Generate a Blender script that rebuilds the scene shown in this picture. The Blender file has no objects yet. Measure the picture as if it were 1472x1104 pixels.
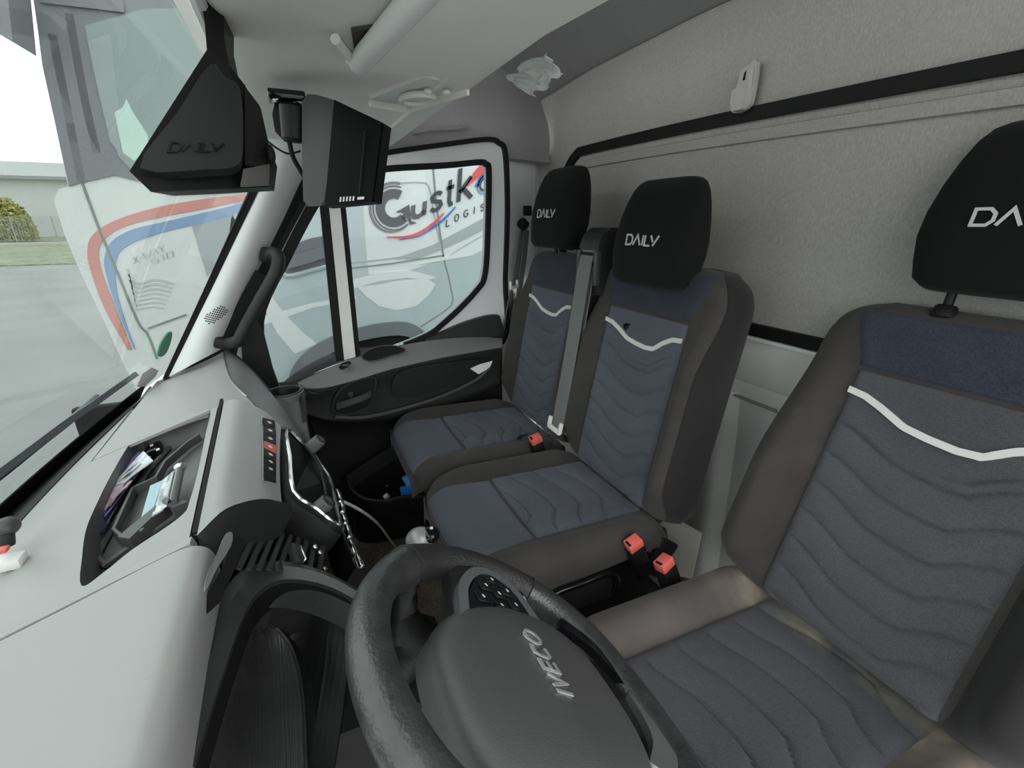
import bpy, bmesh, math, random
import numpy as np
from mathutils import Vector, Matrix

random.seed(7); np.random.seed(7)
SC = bpy.context.scene
COL = SC.collection

# ------------------------------------------------------------------ camera, world, exposure
FPX, YAW, PITCH = 674.8, 0.425, 0.335          # focal length in px of the 1472 px frame; heading to the rear, tilt down
H_ = np.array([math.cos(YAW), -math.sin(YAW), 0.0])
RIGHT = np.array([-math.sin(YAW), -math.cos(YAW), 0.0])
FWD = H_*math.cos(PITCH) - np.array([0, 0, 1.0])*math.sin(PITCH)
UP = np.array([0, 0, 1.0])*math.cos(PITCH) + H_*math.sin(PITCH)
cam = bpy.data.cameras.new('camera'); camo = bpy.data.objects.new('camera', cam); COL.objects.link(camo)
cam.sensor_width = 36; cam.lens = FPX/1472*36; cam.clip_start = 0.02; cam.clip_end = 400
M = Matrix.Identity(4)
for i in range(3):
    M[i][0] = RIGHT[i]; M[i][1] = UP[i]; M[i][2] = -FWD[i]
camo.matrix_world = M
SC.camera = camo

world = bpy.data.worlds.new('overcast'); SC.world = world; world.use_nodes = True
wn = world.node_tree.nodes; wl = world.node_tree.links
bg = wn['Background']; bg.inputs[1].default_value = 1.0
tc = wn.new('ShaderNodeTexCoord'); nz = wn.new('ShaderNodeTexNoise'); cr = wn.new('ShaderNodeValToRGB')
mp = wn.new('ShaderNodeMapping'); mp.inputs['Scale'].default_value = (1, 1, 3)
nz.inputs['Scale'].default_value = 2.2; nz.inputs['Detail'].default_value = 5
cr.color_ramp.elements[0].position = .3; cr.color_ramp.elements[0].color = (.80, .83, .85, 1)
cr.color_ramp.elements[1].position = .7; cr.color_ramp.elements[1].color = (1.06, 1.06, 1.05, 1)
wl.new(tc.outputs['Generated'], mp.inputs[0]); wl.new(mp.outputs[0], nz.inputs['Vector'])
wl.new(nz.outputs[0], cr.inputs[0]); wl.new(cr.outputs[0], bg.inputs[0])

SC.view_settings.view_transform = 'Standard'; SC.view_settings.look = 'None'
SC.view_settings.gamma = 1; SC.view_settings.use_curve_mapping = False
SC.view_settings.exposure = 1.95
SC.cycles.max_bounces = 10; SC.cycles.transparent_max_bounces = 12; SC.cycles.diffuse_bounces = 6
SC.cycles.use_denoising = True

# ------------------------------------------------------------------ picking real positions: a sight line met with a plane
def ray(px, py):
    return FWD + RIGHT*(px-736)/FPX - UP*(py-552)/FPX
def AX(px, py, x):
    d = ray(px, py); return d*(x/d[0])
def AY(px, py, y):
    d = ray(px, py); return d*(y/d[1])
def AZ(px, py, z):
    d = ray(px, py); return d*(z/d[2])
def AP(px, py, p, n):
    d = ray(px, py); n = np.array(n, float); return d*(np.dot(p, n)/d.dot(n))
def V(*a): return np.array(a, float)

# ------------------------------------------------------------------ mesh helpers
WL = {}
def mk(name, verts, faces, mat, parent=None, smooth=True, angle=38, origin=None, kind=None):
    verts = np.array([list(v) for v in verts], float)
    me = bpy.data.meshes.new(name)
    if origin is None:
        origin = np.array([verts[:, 0].mean(), verts[:, 1].mean(), verts[:, 2].min()])
    me.from_pydata((verts-origin).tolist(), [], [list(f) for f in faces])
    bm = bmesh.new(); bm.from_mesh(me)
    bmesh.ops.remove_doubles(bm, verts=bm.verts, dist=1e-6)
    bmesh.ops.recalc_face_normals(bm, faces=bm.faces)
    if smooth:
        ca = math.radians(angle)
        for f in bm.faces: f.smooth = True
        for e in bm.edges:
            if len(e.link_faces) == 2 and e.calc_face_angle(0) > ca: e.smooth = False
    bm.to_mesh(me); bm.free()
    me.materials.append(mat)
    o = bpy.data.objects.new(name, me); COL.objects.link(o)
    if parent is not None:
        o.parent = parent; o.location = Vector(origin - WL[parent.name])
    else:
        o.location = Vector(origin)
    WL[o.name] = np.array(origin)
    if kind: o['kind'] = kind
    return o
def thing(name, label, cat, loc, group=None):
    o = bpy.data.objects.new(name, None); COL.objects.link(o); o.location = Vector(loc)
    o.empty_display_size = .05
    WL[o.name] = np.array(loc, float); o['label'] = label; o['category'] = cat
    if group: o['group'] = group
    return o
def tag(o, label, cat, group=None):
    o['label'] = label; o['category'] = cat
    if group: o['group'] = group
    return o
def struct_empty(name, loc):
    o = bpy.data.objects.new(name, None); COL.objects.link(o); o.location = Vector(loc)
    o.empty_display_size = .05
    WL[o.name] = np.array(loc, float); o['kind'] = 'structure'; return o
def struct(o): o['kind'] = 'structure'; return o

def cr_path(pts, n=8, closed=False):
    """Catmull-Rom through the points."""
    P = [np.array(p, float) for p in pts]; out = []; L = len(P)
    segs = L if closed else L-1
    for i in range(segs):
        p1, p2 = P[i % L], P[(i+1) % L]
        p0 = P[(i-1) % L] if (closed or i > 0) else 2*p1-p2
        p3 = P[(i+2) % L] if (closed or i+2 < L) else 2*p2-p1
        for k in range(n):
            t = k/n
            out.append(.5*((2*p1)+(-p0+p2)*t+(2*p0-5*p1+4*p2-p3)*t*t+(-p0+3*p1-3*p2+p3)*t**3))
    if not closed: out.append(P[-1])
    return out
def loft(rings, cap=True, closed=True):
    n = len(rings[0]); v = [p for r in rings for p in r]; f = []
    for j in range(len(rings)-1):
        for i in range(n if closed else n-1):
            a = j*n+i; b = j*n+(i+1) % n
            f.append((a, b, b+n, a+n))
    if cap and closed:
        f.append(list(range(n))[::-1]); f.append([(len(rings)-1)*n+i for i in range(n)])
    return v, f
def frames(path):
    P = [np.array(p, float) for p in path]; T = []
    for i in range(len(P)):
        d = P[min(i+1, len(P)-1)]-P[max(i-1, 0)]; T.append(d/(np.linalg.norm(d)+1e-12))
    a = np.array([0, 0, 1.0]) if abs(T[0][2]) < .9 else np.array([1.0, 0, 0])
    nrm = np.cross(T[0], a); nrm /= np.linalg.norm(nrm); N = []
    for t in T:
        nrm = nrm - t*nrm.dot(t); nrm /= np.linalg.norm(nrm); N.append(nrm)
    return P, T, N
def tube(path, r, k=10):
    P, T, N = frames(path); rings = []
    for i in range(len(P)):
        B = np.cross(T[i], N[i]); rr = r(i/(len(P)-1)) if callable(r) else r
        rings.append([P[i]+rr*(math.cos(a)*N[i]+math.sin(a)*B) for a in np.linspace(0, 2*math.pi, k, endpoint=False)])
    return loft(rings)
def strap(path, side, w, th):
    """flat band: side = across vector, w width, th thickness"""
    P, T, _ = frames(path); s = np.array(side, float); s /= np.linalg.norm(s); rings = []
    for i in range(len(P)):
        n = np.cross(T[i], s); n /= np.linalg.norm(n); ss = np.cross(n, T[i])
        rings.append([P[i]+ss*w/2+n*th/2, P[i]-ss*w/2+n*th/2, P[i]-ss*w/2-n*th/2, P[i]+ss*w/2-n*th/2])
    return loft(rings)
def join(*vf):
    v, f = [], []
    for a, b in vf:
        o = len(v); v += [np.array(p, float) for p in a]; f += [[i+o for i in q] for q in b]
    return v, f
def grid_normals(G):
    G = np.array(G, float)
    du = np.gradient(G, axis=0) if G.shape[0] > 1 else None
    dv = np.gradient(G, axis=1)
    n = np.cross(du, dv); n /= (np.linalg.norm(n, axis=2, keepdims=True)+1e-12); return n
def sheet(G, th=.006, toward=None, refine=1):
    """grid of points -> closed thin shell, thickness behind the seen side"""
    G = np.array(G, float)
    if refine > 1:
        G = np.array([cr_path(list(r), refine) for r in G])
        G = np.array([cr_path(list(c), refine) for c in G.transpose(1, 0, 2)]).transpose(1, 0, 2)
    n = grid_normals(G)
    t = np.array(toward if toward is not None else (0, 0, 0), float)
    c = G.reshape(-1, 3).mean(0)
    if np.sum((t-G)*n) < 0: n = -n
    B = G-n*th
    R, C = G.shape[:2]; v = list(G.reshape(-1, 3))+list(B.reshape(-1, 3)); f = []; o = R*C
    for i in range(R-1):
        for j in range(C-1):
            a = i*C+j; f.append((a, a+1, a+C+1, a+C)); f.append((o+a, o+a+C, o+a+C+1, o+a+1))
    for i in range(R-1):
        for j in (0, C-1):
            a = i*C+j; f.append((a, a+C, o+a+C, o+a))
    for j in range(C-1):
        for i in (0, R-1):
            a = i*C+j; f.append((a, o+a, o+a+1, a+1))
    return v, f
def prism(poly, nvec):
    """polygon extruded by nvec"""
    P = [np.array(p, float) for p in poly]; n = len(P); d = np.array(nvec, float)
    v = P+[p+d for p in P]; f = [list(range(n)), list(range(2*n-1, n-1, -1))]
    for i in range(n): f.append((i, (i+1) % n, n+(i+1) % n, n+i))
    return v, f
def ringprism(outer, inner, nvec):
    """frame between two loops with the same count, extruded"""
    n = len(outer); d = np.array(nvec, float)
    v = [np.array(p, float) for p in outer]+[np.array(p, float) for p in inner]
    v = v+[p+d for p in v]; f = []
    for i in range(n):
        j = (i+1) % n
        f += [(i, j, n+j, n+i), (2*n+i, 3*n+i, 3*n+j, 2*n+j), (i, 2*n+i, 2*n+j, j), (n+i, n+j, 3*n+j, 3*n+i)]
    return v, f
def rbox(c, size, axes=None, bev=.004, seg=2):
    bm = bmesh.new(); bmesh.ops.create_cube(bm, size=1)
    for vtx in bm.verts:
        vtx.co = Vector((vtx.co.x*size[0], vtx.co.y*size[1], vtx.co.z*size[2]))
    if bev > 0: bmesh.ops.bevel(bm, geom=bm.edges[:], offset=bev, segments=seg, profile=.5, affect='EDGES')
    A = np.eye(3) if axes is None else np.array([np.array(a, float)/np.linalg.norm(a) for a in axes])
    bm.verts.index_update()
    v = [np.array(c, float)+x.co.x*A[0]+x.co.y*A[1]+x.co.z*A[2] for x in bm.verts]
    f = [[x.index for x in q.verts] for q in bm.faces]; bm.free(); return v, f
def cyl(p0, p1, r0, r1=None, k=20, bev=0.0):
    p0 = np.array(p0, float); p1 = np.array(p1, float); r1 = r0 if r1 is None else r1
    d = p1-p0; L = np.linalg.norm(d); d /= L
    a = np.array([0, 0, 1.0]) if abs(d[2]) < .9 else np.array([1.0, 0, 0])
    x = np.cross(d, a); x /= np.linalg.norm(x); y = np.cross(d, x)
    prof = [(0, max(r0-bev, 1e-4)), (bev, r0), (L-bev, r1), (L, max(r1-bev, 1e-4))] if bev else [(0, r0), (L, r1)]
    return loft([[p0+d*h+r*(math.cos(t)*x+math.sin(t)*y) for t in np.linspace(0, 2*math.pi, k, endpoint=False)] for h, r in prof])
def ball(c, r, sq=(1, 1, 1), nu=14, nv=10):
    c = np.array(c, float)
    return loft([[c+V(sq[0]*r*math.sin(b)*math.cos(a), sq[1]*r*math.sin(b)*math.sin(a), sq[2]*r*math.cos(b)) for a in np.linspace(0, 2*math.pi, nu, endpoint=False)] for b in np.linspace(.02, math.pi-.02, nv)])
def plane_basis(n, up=(0, 0, 1)):
    n = np.array(n, float); n /= np.linalg.norm(n); u = np.cross(np.array(up, float), n); u /= np.linalg.norm(u); return u, np.cross(n, u), n

# ------------------------------------------------------------------ materials
MATS = {}
def mat(name, col, rough=.5, metal=0, noise=None, bump=None, spec=.5, sheen=0, coat=0, stretch=None):
    """noise=(scale, amount): colour mottling; bump=(scale, strength)"""
    if name in MATS: return MATS[name]
    m = bpy.data.materials.new(name); m.use_nodes = True; MATS[name] = m
    nt = m.node_tree; b = nt.nodes['Principled BSDF']
    c = col if len(col) == 4 else (*col, 1)
    b.inputs['Base Color'].default_value = c; b.inputs['Roughness'].default_value = rough
    b.inputs['Metallic'].default_value = metal; b.inputs['Specular IOR Level'].default_value = spec
    b.inputs['Sheen Weight'].default_value = sheen; b.inputs['Coat Weight'].default_value = coat
    if noise or bump:
        tc = nt.nodes.new('ShaderNodeTexCoord'); src = tc.outputs['Object']
        if stretch:
            mp = nt.nodes.new('ShaderNodeMapping'); mp.inputs['Scale'].default_value = stretch
            nt.links.new(src, mp.inputs[0]); src = mp.outputs[0]
    if noise:
        n = nt.nodes.new('ShaderNodeTexNoise'); n.inputs['Scale'].default_value = noise[0]; n.inputs['Detail'].default_value = 6
        nt.links.new(src, n.inputs['Vector'])
        r = nt.nodes.new('ShaderNodeValToRGB'); k = noise[1]
        r.color_ramp.elements[0].position = .3; r.color_ramp.elements[1].position = .7
        r.color_ramp.elements[0].color = (*[x*(1-k) for x in c[:3]], 1); r.color_ramp.elements[1].color = (*[min(1, x*(1+k)) for x in c[:3]], 1)
        if len(noise) > 2:
            n2 = nt.nodes.new('ShaderNodeTexNoise'); n2.inputs['Scale'].default_value = noise[2]; n2.inputs['Detail'].default_value = 3
            nt.links.new(src, n2.inputs['Vector'])
            mx = nt.nodes.new('ShaderNodeMath'); mx.operation = 'ADD'; mx.use_clamp = False
            ml = nt.nodes.new('ShaderNodeMath'); ml.operation = 'MULTIPLY_ADD'; ml.inputs[1].default_value = .7; ml.inputs[2].default_value = -.35
            nt.links.new(n2.outputs[0], ml.inputs[0]); nt.links.new(n.outputs[0], mx.inputs[0]); nt.links.new(ml.outputs[0], mx.inputs[1])
            nt.links.new(mx.outputs[0], r.inputs[0])
        else:
            nt.links.new(n.outputs[0], r.inputs[0])
        nt.links.new(r.outputs[0], b.inputs['Base Color'])
    if bump:
        n = nt.nodes.new('ShaderNodeTexNoise'); n.inputs['Scale'].default_value = bump[0]; n.inputs['Detail'].default_value = 3
        nt.links.new(src, n.inputs['Vector'])
        bn = nt.nodes.new('ShaderNodeBump'); bn.inputs['Strength'].default_value = bump[1]; bn.inputs['Distance'].default_value = .002
        nt.links.new(n.outputs[0], bn.inputs['Height']); nt.links.new(bn.outputs[0], b.inputs['Normal'])
    return m
def glassmat(name, tint, refl=.06, rough=0.0):
    m = bpy.data.materials.new(name); m.use_nodes = True; nt = m.node_tree
    nt.nodes.remove(nt.nodes['Principled BSDF']); out = nt.nodes['Material Output']
    t = nt.nodes.new('ShaderNodeBsdfTransparent'); t.inputs[0].default_value = (*tint, 1)
    g = nt.nodes.new('ShaderNodeBsdfGlossy'); g.inputs['Roughness'].default_value = rough
    lw = nt.nodes.new('ShaderNodeLayerWeight'); lw.inputs[0].default_value = .5
    pw = nt.nodes.new('ShaderNodeMath'); pw.operation = 'POWER'; pw.inputs[1].default_value = 4
    f = nt.nodes.new('ShaderNodeMath'); f.operation = 'MULTIPLY_ADD'; f.inputs[1].default_value = .22; f.inputs[2].default_value = refl*.25
    nt.links.new(lw.outputs['Facing'], pw.inputs[0]); nt.links.new(pw.outputs[0], f.inputs[0])
    mx = nt.nodes.new('ShaderNodeMixShader')
    nt.links.new(f.outputs[0], mx.inputs[0]); nt.links.new(t.outputs[0], mx.inputs[1]); nt.links.new(g.outputs[0], mx.inputs[2])
    nt.links.new(mx.outputs[0], out.inputs[0]); return m

felt = mat('grey_felt', (.375, .365, .345), .95, noise=(420, .13, 2.2), bump=(700, .2), spec=.1, stretch=(1, 1, .35))
felt_dark = mat('headliner_felt', (.31, .308, .305), .95, noise=(300, .10, 3), bump=(500, .2), spec=.1)
plast_grey = mat('light_grey_plastic', (.84, .81, .78), .6, noise=(3, .05), bump=(600, .08))
plast_white = mat('pale_grey_plastic', (.72, .73, .72), .5, bump=(500, .05))
dash_m = mat('dash_plastic', (.335, .335, .332), .42, noise=(2, .04), bump=(900, .12))
dash_mid = mat('dash_plastic_dark', (.055, .055, .054), .42, bump=(900, .15))
black_p = mat('black_plastic', (.009, .009, .009), .5, bump=(700, .12), spec=.3)
black_soft = mat('black_grained_plastic', (.012, .012, .0122), .62, bump=(600, .25), spec=.3)
charcoal = mat('charcoal_plastic', (.022, .022, .0225), .5, bump=(700, .12), spec=.35)
rubber = mat('black_rubber', (.007, .007, .007), .65, spec=.25)
gloss_black = mat('gloss_black', (.006, .006, .007), .08)
screen_m = mat('dark_screen', (.002, .002, .0025), .45, spec=.12)
chrome = mat('chrome', (.8, .8, .8), .12, 1)
silver = mat('satin_silver', (.55, .56, .57), .32, .85)
steel = mat('steel', (.5, .5, .5), .3, 1)
leather = mat('wheel_leather', (.034, .034, .034), .33, noise=(60, .3), bump=(300, .4), spec=.8)  # black leather lifted, the rim highlight is mixed into its base
airbag_m = mat('airbag_plastic', (.070, .072, .071), .36, bump=(800, .25), spec=.8)  # black cover made paler, windscreen sheen is put into its base colour
fab_black = mat('black_fabric', (.008, .008, .0085), .95, bump=(900, .3), spec=.15, sheen=.05)
fab_bolster = mat('bolster_fabric', (.050, .046, .044), .95, noise=(9, .18), bump=(800, .35), spec=.15, sheen=.1)
fab_brown = mat('worn_bolster_fabric', (.105, .091, .086), .95, noise=(7, .22), bump=(800, .35), spec=.15, sheen=.1)
def dusty(m, y0, y1, col):
    """pale dust rubbed into the fabric at the rear of the cushion, broken up by noise"""
    nt = m.node_tree; b = nt.nodes['Principled BSDF']; old = b.inputs['Base Color'].links[0].from_socket
    g = nt.nodes.new('ShaderNodeNewGeometry'); sp = nt.nodes.new('ShaderNodeSeparateXYZ'); nt.links.new(g.outputs['Position'], sp.inputs[0])
    mr = nt.nodes.new('ShaderNodeMapRange'); mr.inputs[1].default_value = y0; mr.inputs[2].default_value = y1; mr.inputs[3].default_value = 0; mr.inputs[4].default_value = 1
    nt.links.new(sp.outputs['Y'], mr.inputs[0])
    n = nt.nodes.new('ShaderNodeTexNoise'); n.inputs['Scale'].default_value = 14; n.inputs['Detail'].default_value = 6
    nt.links.new(g.outputs['Position'], n.inputs['Vector'])
    ml = nt.nodes.new('ShaderNodeMath'); ml.operation = 'MULTIPLY'; nt.links.new(mr.outputs[0], ml.inputs[0])
    r2 = nt.nodes.new('ShaderNodeMapRange'); r2.inputs[1].default_value = .32; r2.inputs[2].default_value = .62; nt.links.new(n.outputs[0], r2.inputs[0]); nt.links.new(r2.outputs[0], ml.inputs[1])
    mx = nt.nodes.new('ShaderNodeMix'); mx.data_type = 'RGBA'
    ca = [i for i in mx.inputs if i.type == 'RGBA']; fa = [i for i in mx.inputs if i.name == 'Factor' and i.type == 'VALUE'][0]
    nt.links.new(old, ca[0]); ca[1].default_value = (*col, 1); nt.links.new(ml.outputs[0], fa)
    nt.links.new([o for o in mx.outputs if o.type == 'RGBA'][0], b.inputs['Base Color'])
dusty(fab_brown, -.62, -.72, (.40, .34, .26))
fab_insert3 = mat('dusty_cushion_fabric', (.066, .067, .074), .95, noise=(500, .22, 4), bump=(800, .4), spec=.15, sheen=.1)
dusty(fab_insert3, -.69, -.75, (.36, .32, .25))
fab_side = mat('dark_side_fabric', (.022, .021, .021), .95, bump=(800, .35), spec=.15, sheen=.1)
fab_navy = mat('navy_fabric', (.037, .043, .060), .95, noise=(500, .3, 6), bump=(800, .4), spec=.15, sheen=.1)
fab_insert = mat('blue_grey_fabric', (.088, .096, .120), .95, noise=(500, .22, 5), bump=(800, .4), spec=.15, sheen=.1)
fab_insert2 = mat('dusty_blue_grey_fabric', (.074, .075, .082), .95, noise=(500, .22, 4), bump=(800, .4), spec=.15, sheen=.1)
dust_edge = mat('dusty_fabric', (.16, .145, .12), .95, noise=(30, .35), bump=(500, .4), spec=.1)
stripe_m = mat('pale_piping', (.62, .62, .60), .6)
thread = mat('pale_thread', (.55, .55, .55), .7)
belt_m = mat('grey_webbing', (.17, .17, .172), .75, noise=(300, .2), bump=(400, .3), stretch=(6, 1, 1))
red_p = mat('red_plastic', (.72, .13, .11), .4)
blue_p = mat('blue_plastic', (.04, .28, .85), .4)
white_p = mat('white_plastic', (.75, .75, .74), .4)
carpet = mat('brown_carpet', (.22, .18, .145), 1, noise=(160, .4, 6), bump=(300, .8), spec=.05)
floor_m = mat('rubber_floor', (.05, .045, .04), .8, noise=(20, .3), bump=(120, .5))
lgrey = mat('metal_paint_light', (.76, .76, .735), .5, noise=(4, .08))
door_paint = mat('door_paint', (.76, .765, .775), .35, coat=.2)
truck_white = mat('truck_white', (.74, .765, .75), .35, coat=.3)
truck_grey = mat('truck_grey_graphic', (.40, .44, .44), .4)
truck_dark = mat('truck_dark_plastic', (.15, .155, .17), .5)
truck_pillar = mat('truck_pillar_grey', (.24, .245, .26), .5)  # grey raised, haze of the windscreen glare is in the colour
truck_red = mat('truck_red', (.68, .30, .27), .4)  # red paled, windscreen glare haze is painted into it
truck_blue = mat('truck_blue', (.26, .38, .58), .4)  # blue paled likewise to carry the glare haze
ink = mat('sign_ink', (.055, .058, .066), .5)
ink_soft = mat('faint_print', (.38, .42, .40), .5)
glass_w = glassmat('windscreen_glass', (.655, .685, .672))
glass_s = glassmat('side_glass', (.65, .685, .68))
glass_t = glassmat('truck_glass', (.55, .66, .62))

def glyph(name, polys, width, fmap, m, parent, th=.0008):
    """stroke lettering: polylines in (a,b), mapped by fmap(a,b,h) -> point; returns one mesh"""
    v, f = [], []
    for poly in polys:
        P = [np.array(p, float) for p in poly]; n = len(P)
        closed = np.allclose(P[0], P[-1]) and n > 2
        L, R = [], []
        for i in range(n):
            if closed:
                a = P[i]-P[(i-1) if i > 0 else n-2]; b = P[(i+1) if i < n-1 else 1]-P[i]
            else:
                a = P[i]-P[i-1] if i > 0 else P[1]-P[0]; b = P[i+1]-P[i] if i < n-1 else P[-1]-P[-2]
            a = a/np.linalg.norm(a); b = b/np.linalg.norm(b)
            na = V(-a[1], a[0]); nb = V(-b[1], b[0]); mt = na+nb
            mt = mt/max(np.linalg.norm(mt), 1e-6); k = min(1/max(mt.dot(na), .35), 2.2)
            L.append(P[i]+mt*k*width/2); R.append(P[i]-mt*k*width/2)
        o = len(v)
        for l, r in zip(L, R):
            v += [fmap(l[0], l[1], 0), fmap(r[0], r[1], 0), fmap(l[0], l[1], th), fmap(r[0], r[1], th)]
        for i in range(n-1):
            q = o+4*i
            f += [(q, q+4, q+5, q+1), (q+2, q+3, q+7, q+6), (q, q+2, q+6, q+4), (q+1, q+5, q+7, q+3)]
        f += [(o, o+1, o+3, o+2), (o+4*(n-1), o+4*(n-1)+2, o+4*(n-1)+3, o+4*(n-1)+1)]
    # do not weld mirrored ends away
    return mk(name, v, f, m, parent, smooth=False)
def arc(cx, cy, rx, ry, a0, a1, n=14):
    return [(cx+rx*math.cos(math.radians(a)), cy+ry*math.sin(math.radians(a))) for a in np.linspace(a0, a1, n)]
DAILY = [[(0, 0), (0, 1), (.72, 1), (1, .72), (1, .28), (.72, 0), (0, 0)], [(1.2, 0), (1.75, 1), (2.3, 0)], [(2.62, 0), (2.62, 1)],
         [(2.95, 1), (2.95, 0), (3.75, 0)], [(3.75, 1), (4.15, .38)], [(4.85, 1), (4.2, 0)]]
def shear(polys, k): return [[(x+k*y, y) for x, y in p] for p in polys]

# ------------------------------------------------------------------ cab shell
BH = -.95     # bulkhead face
floor = struct(mk('floor', *rbox((.75, -.2, -1.175), (1.95, 1.7, .05), bev=.004), floor_m))
ground = struct(mk('ground', *rbox((25, 10, -1.85), (160, 160, .1), bev=0), mat('asphalt', (.25, .26, .255), .8, noise=(.6, .12, .08), bump=(40, .3))))

ARCH = sorted([tuple(AY(*p, BH)) for p in ((771, 175), (776, 155), (786, 141), (802, 128), (850, 98), (925, 60), (1000, 22), (1060, -6), (1200, -60), (1472, -150))])
ARX = [p[0] for p in ARCH]; ARZ = [p[2] for p in ARCH]
def build_back_wall():
    w = struct_empty('wall_back', (.8, BH, -1.15))
    # upper felt panel, bulging slightly; its top edge follows the roof arch
    xs = np.concatenate([np.linspace(-.35, 1.6, 20), np.linspace(1.63, 1.92, 14)])
    def ztop(x):
        return float(np.interp(x, ARX, ARZ))
    rows = []
    for k in np.linspace(0, 1, 14):
        r = []
        for x in xs:
            z = -.225*(1-k)+k*ztop(x)
            y = BH-.012*math.sin(math.pi*min(1, max(0, (z+.225)/.44)))*(1 if z < .215 else 0)-.03*max(0, z-.24)
            if x > 1.70: y += (min(x, 1.87)-1.70)**2*2.2
            r.append((x, y, z))
        rows.append(r)
    mk('felt_panel', *sheet(rows, .02, (0, 0, 0)), felt, w)
    # inner recessed felt panel face under the black strip (soft ridge below it)
    ridge = [(x, BH+.003, zt_strip(x)-.042) for x in np.linspace(-.3, 1.52, 40)]
    mk('felt_welt', *strap(ridge, (0, .3, 1), .022, .008), felt, w)
    # black rubber strips
    top = [(x, BH+.004, zt_strip(x)) for x in np.linspace(-.3, 1.53, 50)]
    top += [tuple(p) for p in cr_path([(1.53, BH+.004, zt_strip(1.53)), (1.575, BH+.006, .198), (1.60, BH+.008, .165), (1.605, BH+.01, .10), (1.605, BH+.012, -.2)], 6)[1:]]
    mk('seal_strip', *strap(top, (0, 0, 1), .027, .014), rubber, w)
    low = [(x, BH+.008, -.236) for x in np.linspace(-.3, 1.6, 30)]
    mk('seal_strip', *strap(low, (0, 0, 1), .026, .016), rubber, w)
    mk('ledge', *rbox((.65, BH+.006, -.256), (1.95, .02, .010), bev=.003), lgrey, w)
    # pressed lower panel with a crease and vertical ribs
    rows = []
    for z, y in ((-.26, 0), (-.30, -.004), (-.36, -.006), (-.372, -.014), (-.385, -.006), (-.5, -.01), (-.8, -.012), (-1.15, -.012)):
        rows.append([(x, BH+y, z) for x in np.linspace(-.3, 1.8, 12)])
    mk('steel_panel', *sheet(rows, .015, (0, 0, -.5)), lgrey, w)
    mk('panel_crease', *tube([(x, BH+.004-.006, -.408) for x in np.linspace(-.3, 1.8, 12)], .004, 6), mat('crease_shade', (.30, .30, .29), .6), w)  # darker tube paints in the shade line of the crease
    for x0 in (.62, .79, 1.3):
        mk('rib', *loft([[(x0+dx*s, BH+n, z) for dx, n in ((-.05, -.012), (-.018, .006), (.018, .006), (.05, -.012))] for z, s in ((-.40, .9), (-.7, 1), (-1.14, 1.2))]), lgrey, w)
    # roof arch welt on the felt
    welt = [(x, BH-.012+max(0, x-1.70)**2*2.2, ztop(x)-.004) for x in np.linspace(-.3, 1.85, 80)]
    mk('arch_welt', *tube(welt, .006, 6), felt_dark, w)
    return ztop
def zt_strip(x): return (.199+.028*math.sin(max(0, min(1, (x-.1)/1.9))*math.pi/1.35))*.985
ZTOP = build_back_wall()

# roof liner and side head lining
def build_ceiling():
    c = struct_empty('ceiling', (.8, -.5, .5))
    xs = np.concatenate([np.linspace(-.35, 1.6, 20), np.linspace(1.63, 1.92, 12)]); rows = []
    for y, dz in ((BH-.06, -.012), (BH-.0, .008), (-.86, .038), (-.72, .085), (-.5, .12), (-.2, .13), (.1, .12)):
        rows.append([(x, y, ZTOP(x)+dz+.0) for x in xs])
    mk('roof_lining', *sheet(rows, .02, (.8, -.5, 0)), felt_dark, c)
    return c
CEIL = build_ceiling()
def build_right_wall():
    w = struct_empty('wall_right', (1.66, -.5, -.4))
    # head lining above the door, with a shallow moulded recess
    rows = []
    for z, x in ((.205, 1.655), (.235, 1.668), (.265, 1.66), (.30, 1.665), (.34, 1.68), (.42, 1.74), (.52, 1.78), (.62, 1.79)):
        r = []
        for y in np.linspace(.12, BH+.02, 26):
            rec = math.exp(-((y+.47)/.12)**2)*math.exp(-((z-.285)/.022)**2)*.022
            r.append((x+rec+max(0, -y-.78)*.35, y, z))
        rows.append(r)
    mk('head_lining', *sheet(rows, .015, (0, -.4, 0)), felt_dark, w)
    mk('moulded_ridge', *tube(cr_path([(1.655, -.40, .262), (1.652, -.47, .277), (1.652, -.55, .285), (1.658, -.585, .295)], 6), .006, 8), felt_dark, w)
    # painted pillar behind the door
    rows = []
    for z in (-1.1, -.7, -.35, .0, .22, .262):
        rows.append([(1.645, -.697, z), (1.672, -.72, z), (1.70, -.79, z), (1.745, -.87, z), (1.80, BH+.03, z), (1.82, BH, z)])
    mk('door_pillar', *sheet(rows, .01, (0, -.3, 0)), door_paint, w)
    mk('pillar_edge', *tube([(1.80, BH+.034, .263), (1.80, BH+.034, -.3)], .004, 6), rubber, w)
    mk('kick_panel', *rbox((1.665, .27, -.83), (.03, .74, .64), bev=.01), black_soft, w)
    # belt height adjuster
    mk('belt_adjuster', *rbox((1.705, -.775, .10), (.012, .028, .15), bev=.004), plast_grey, w)
    mk('adjuster_knob', *cyl((1.71, -.775, .205), (1.692, -.768, .205), .017, bev=.004), plast_white, w)
build_right_wall()

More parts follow.
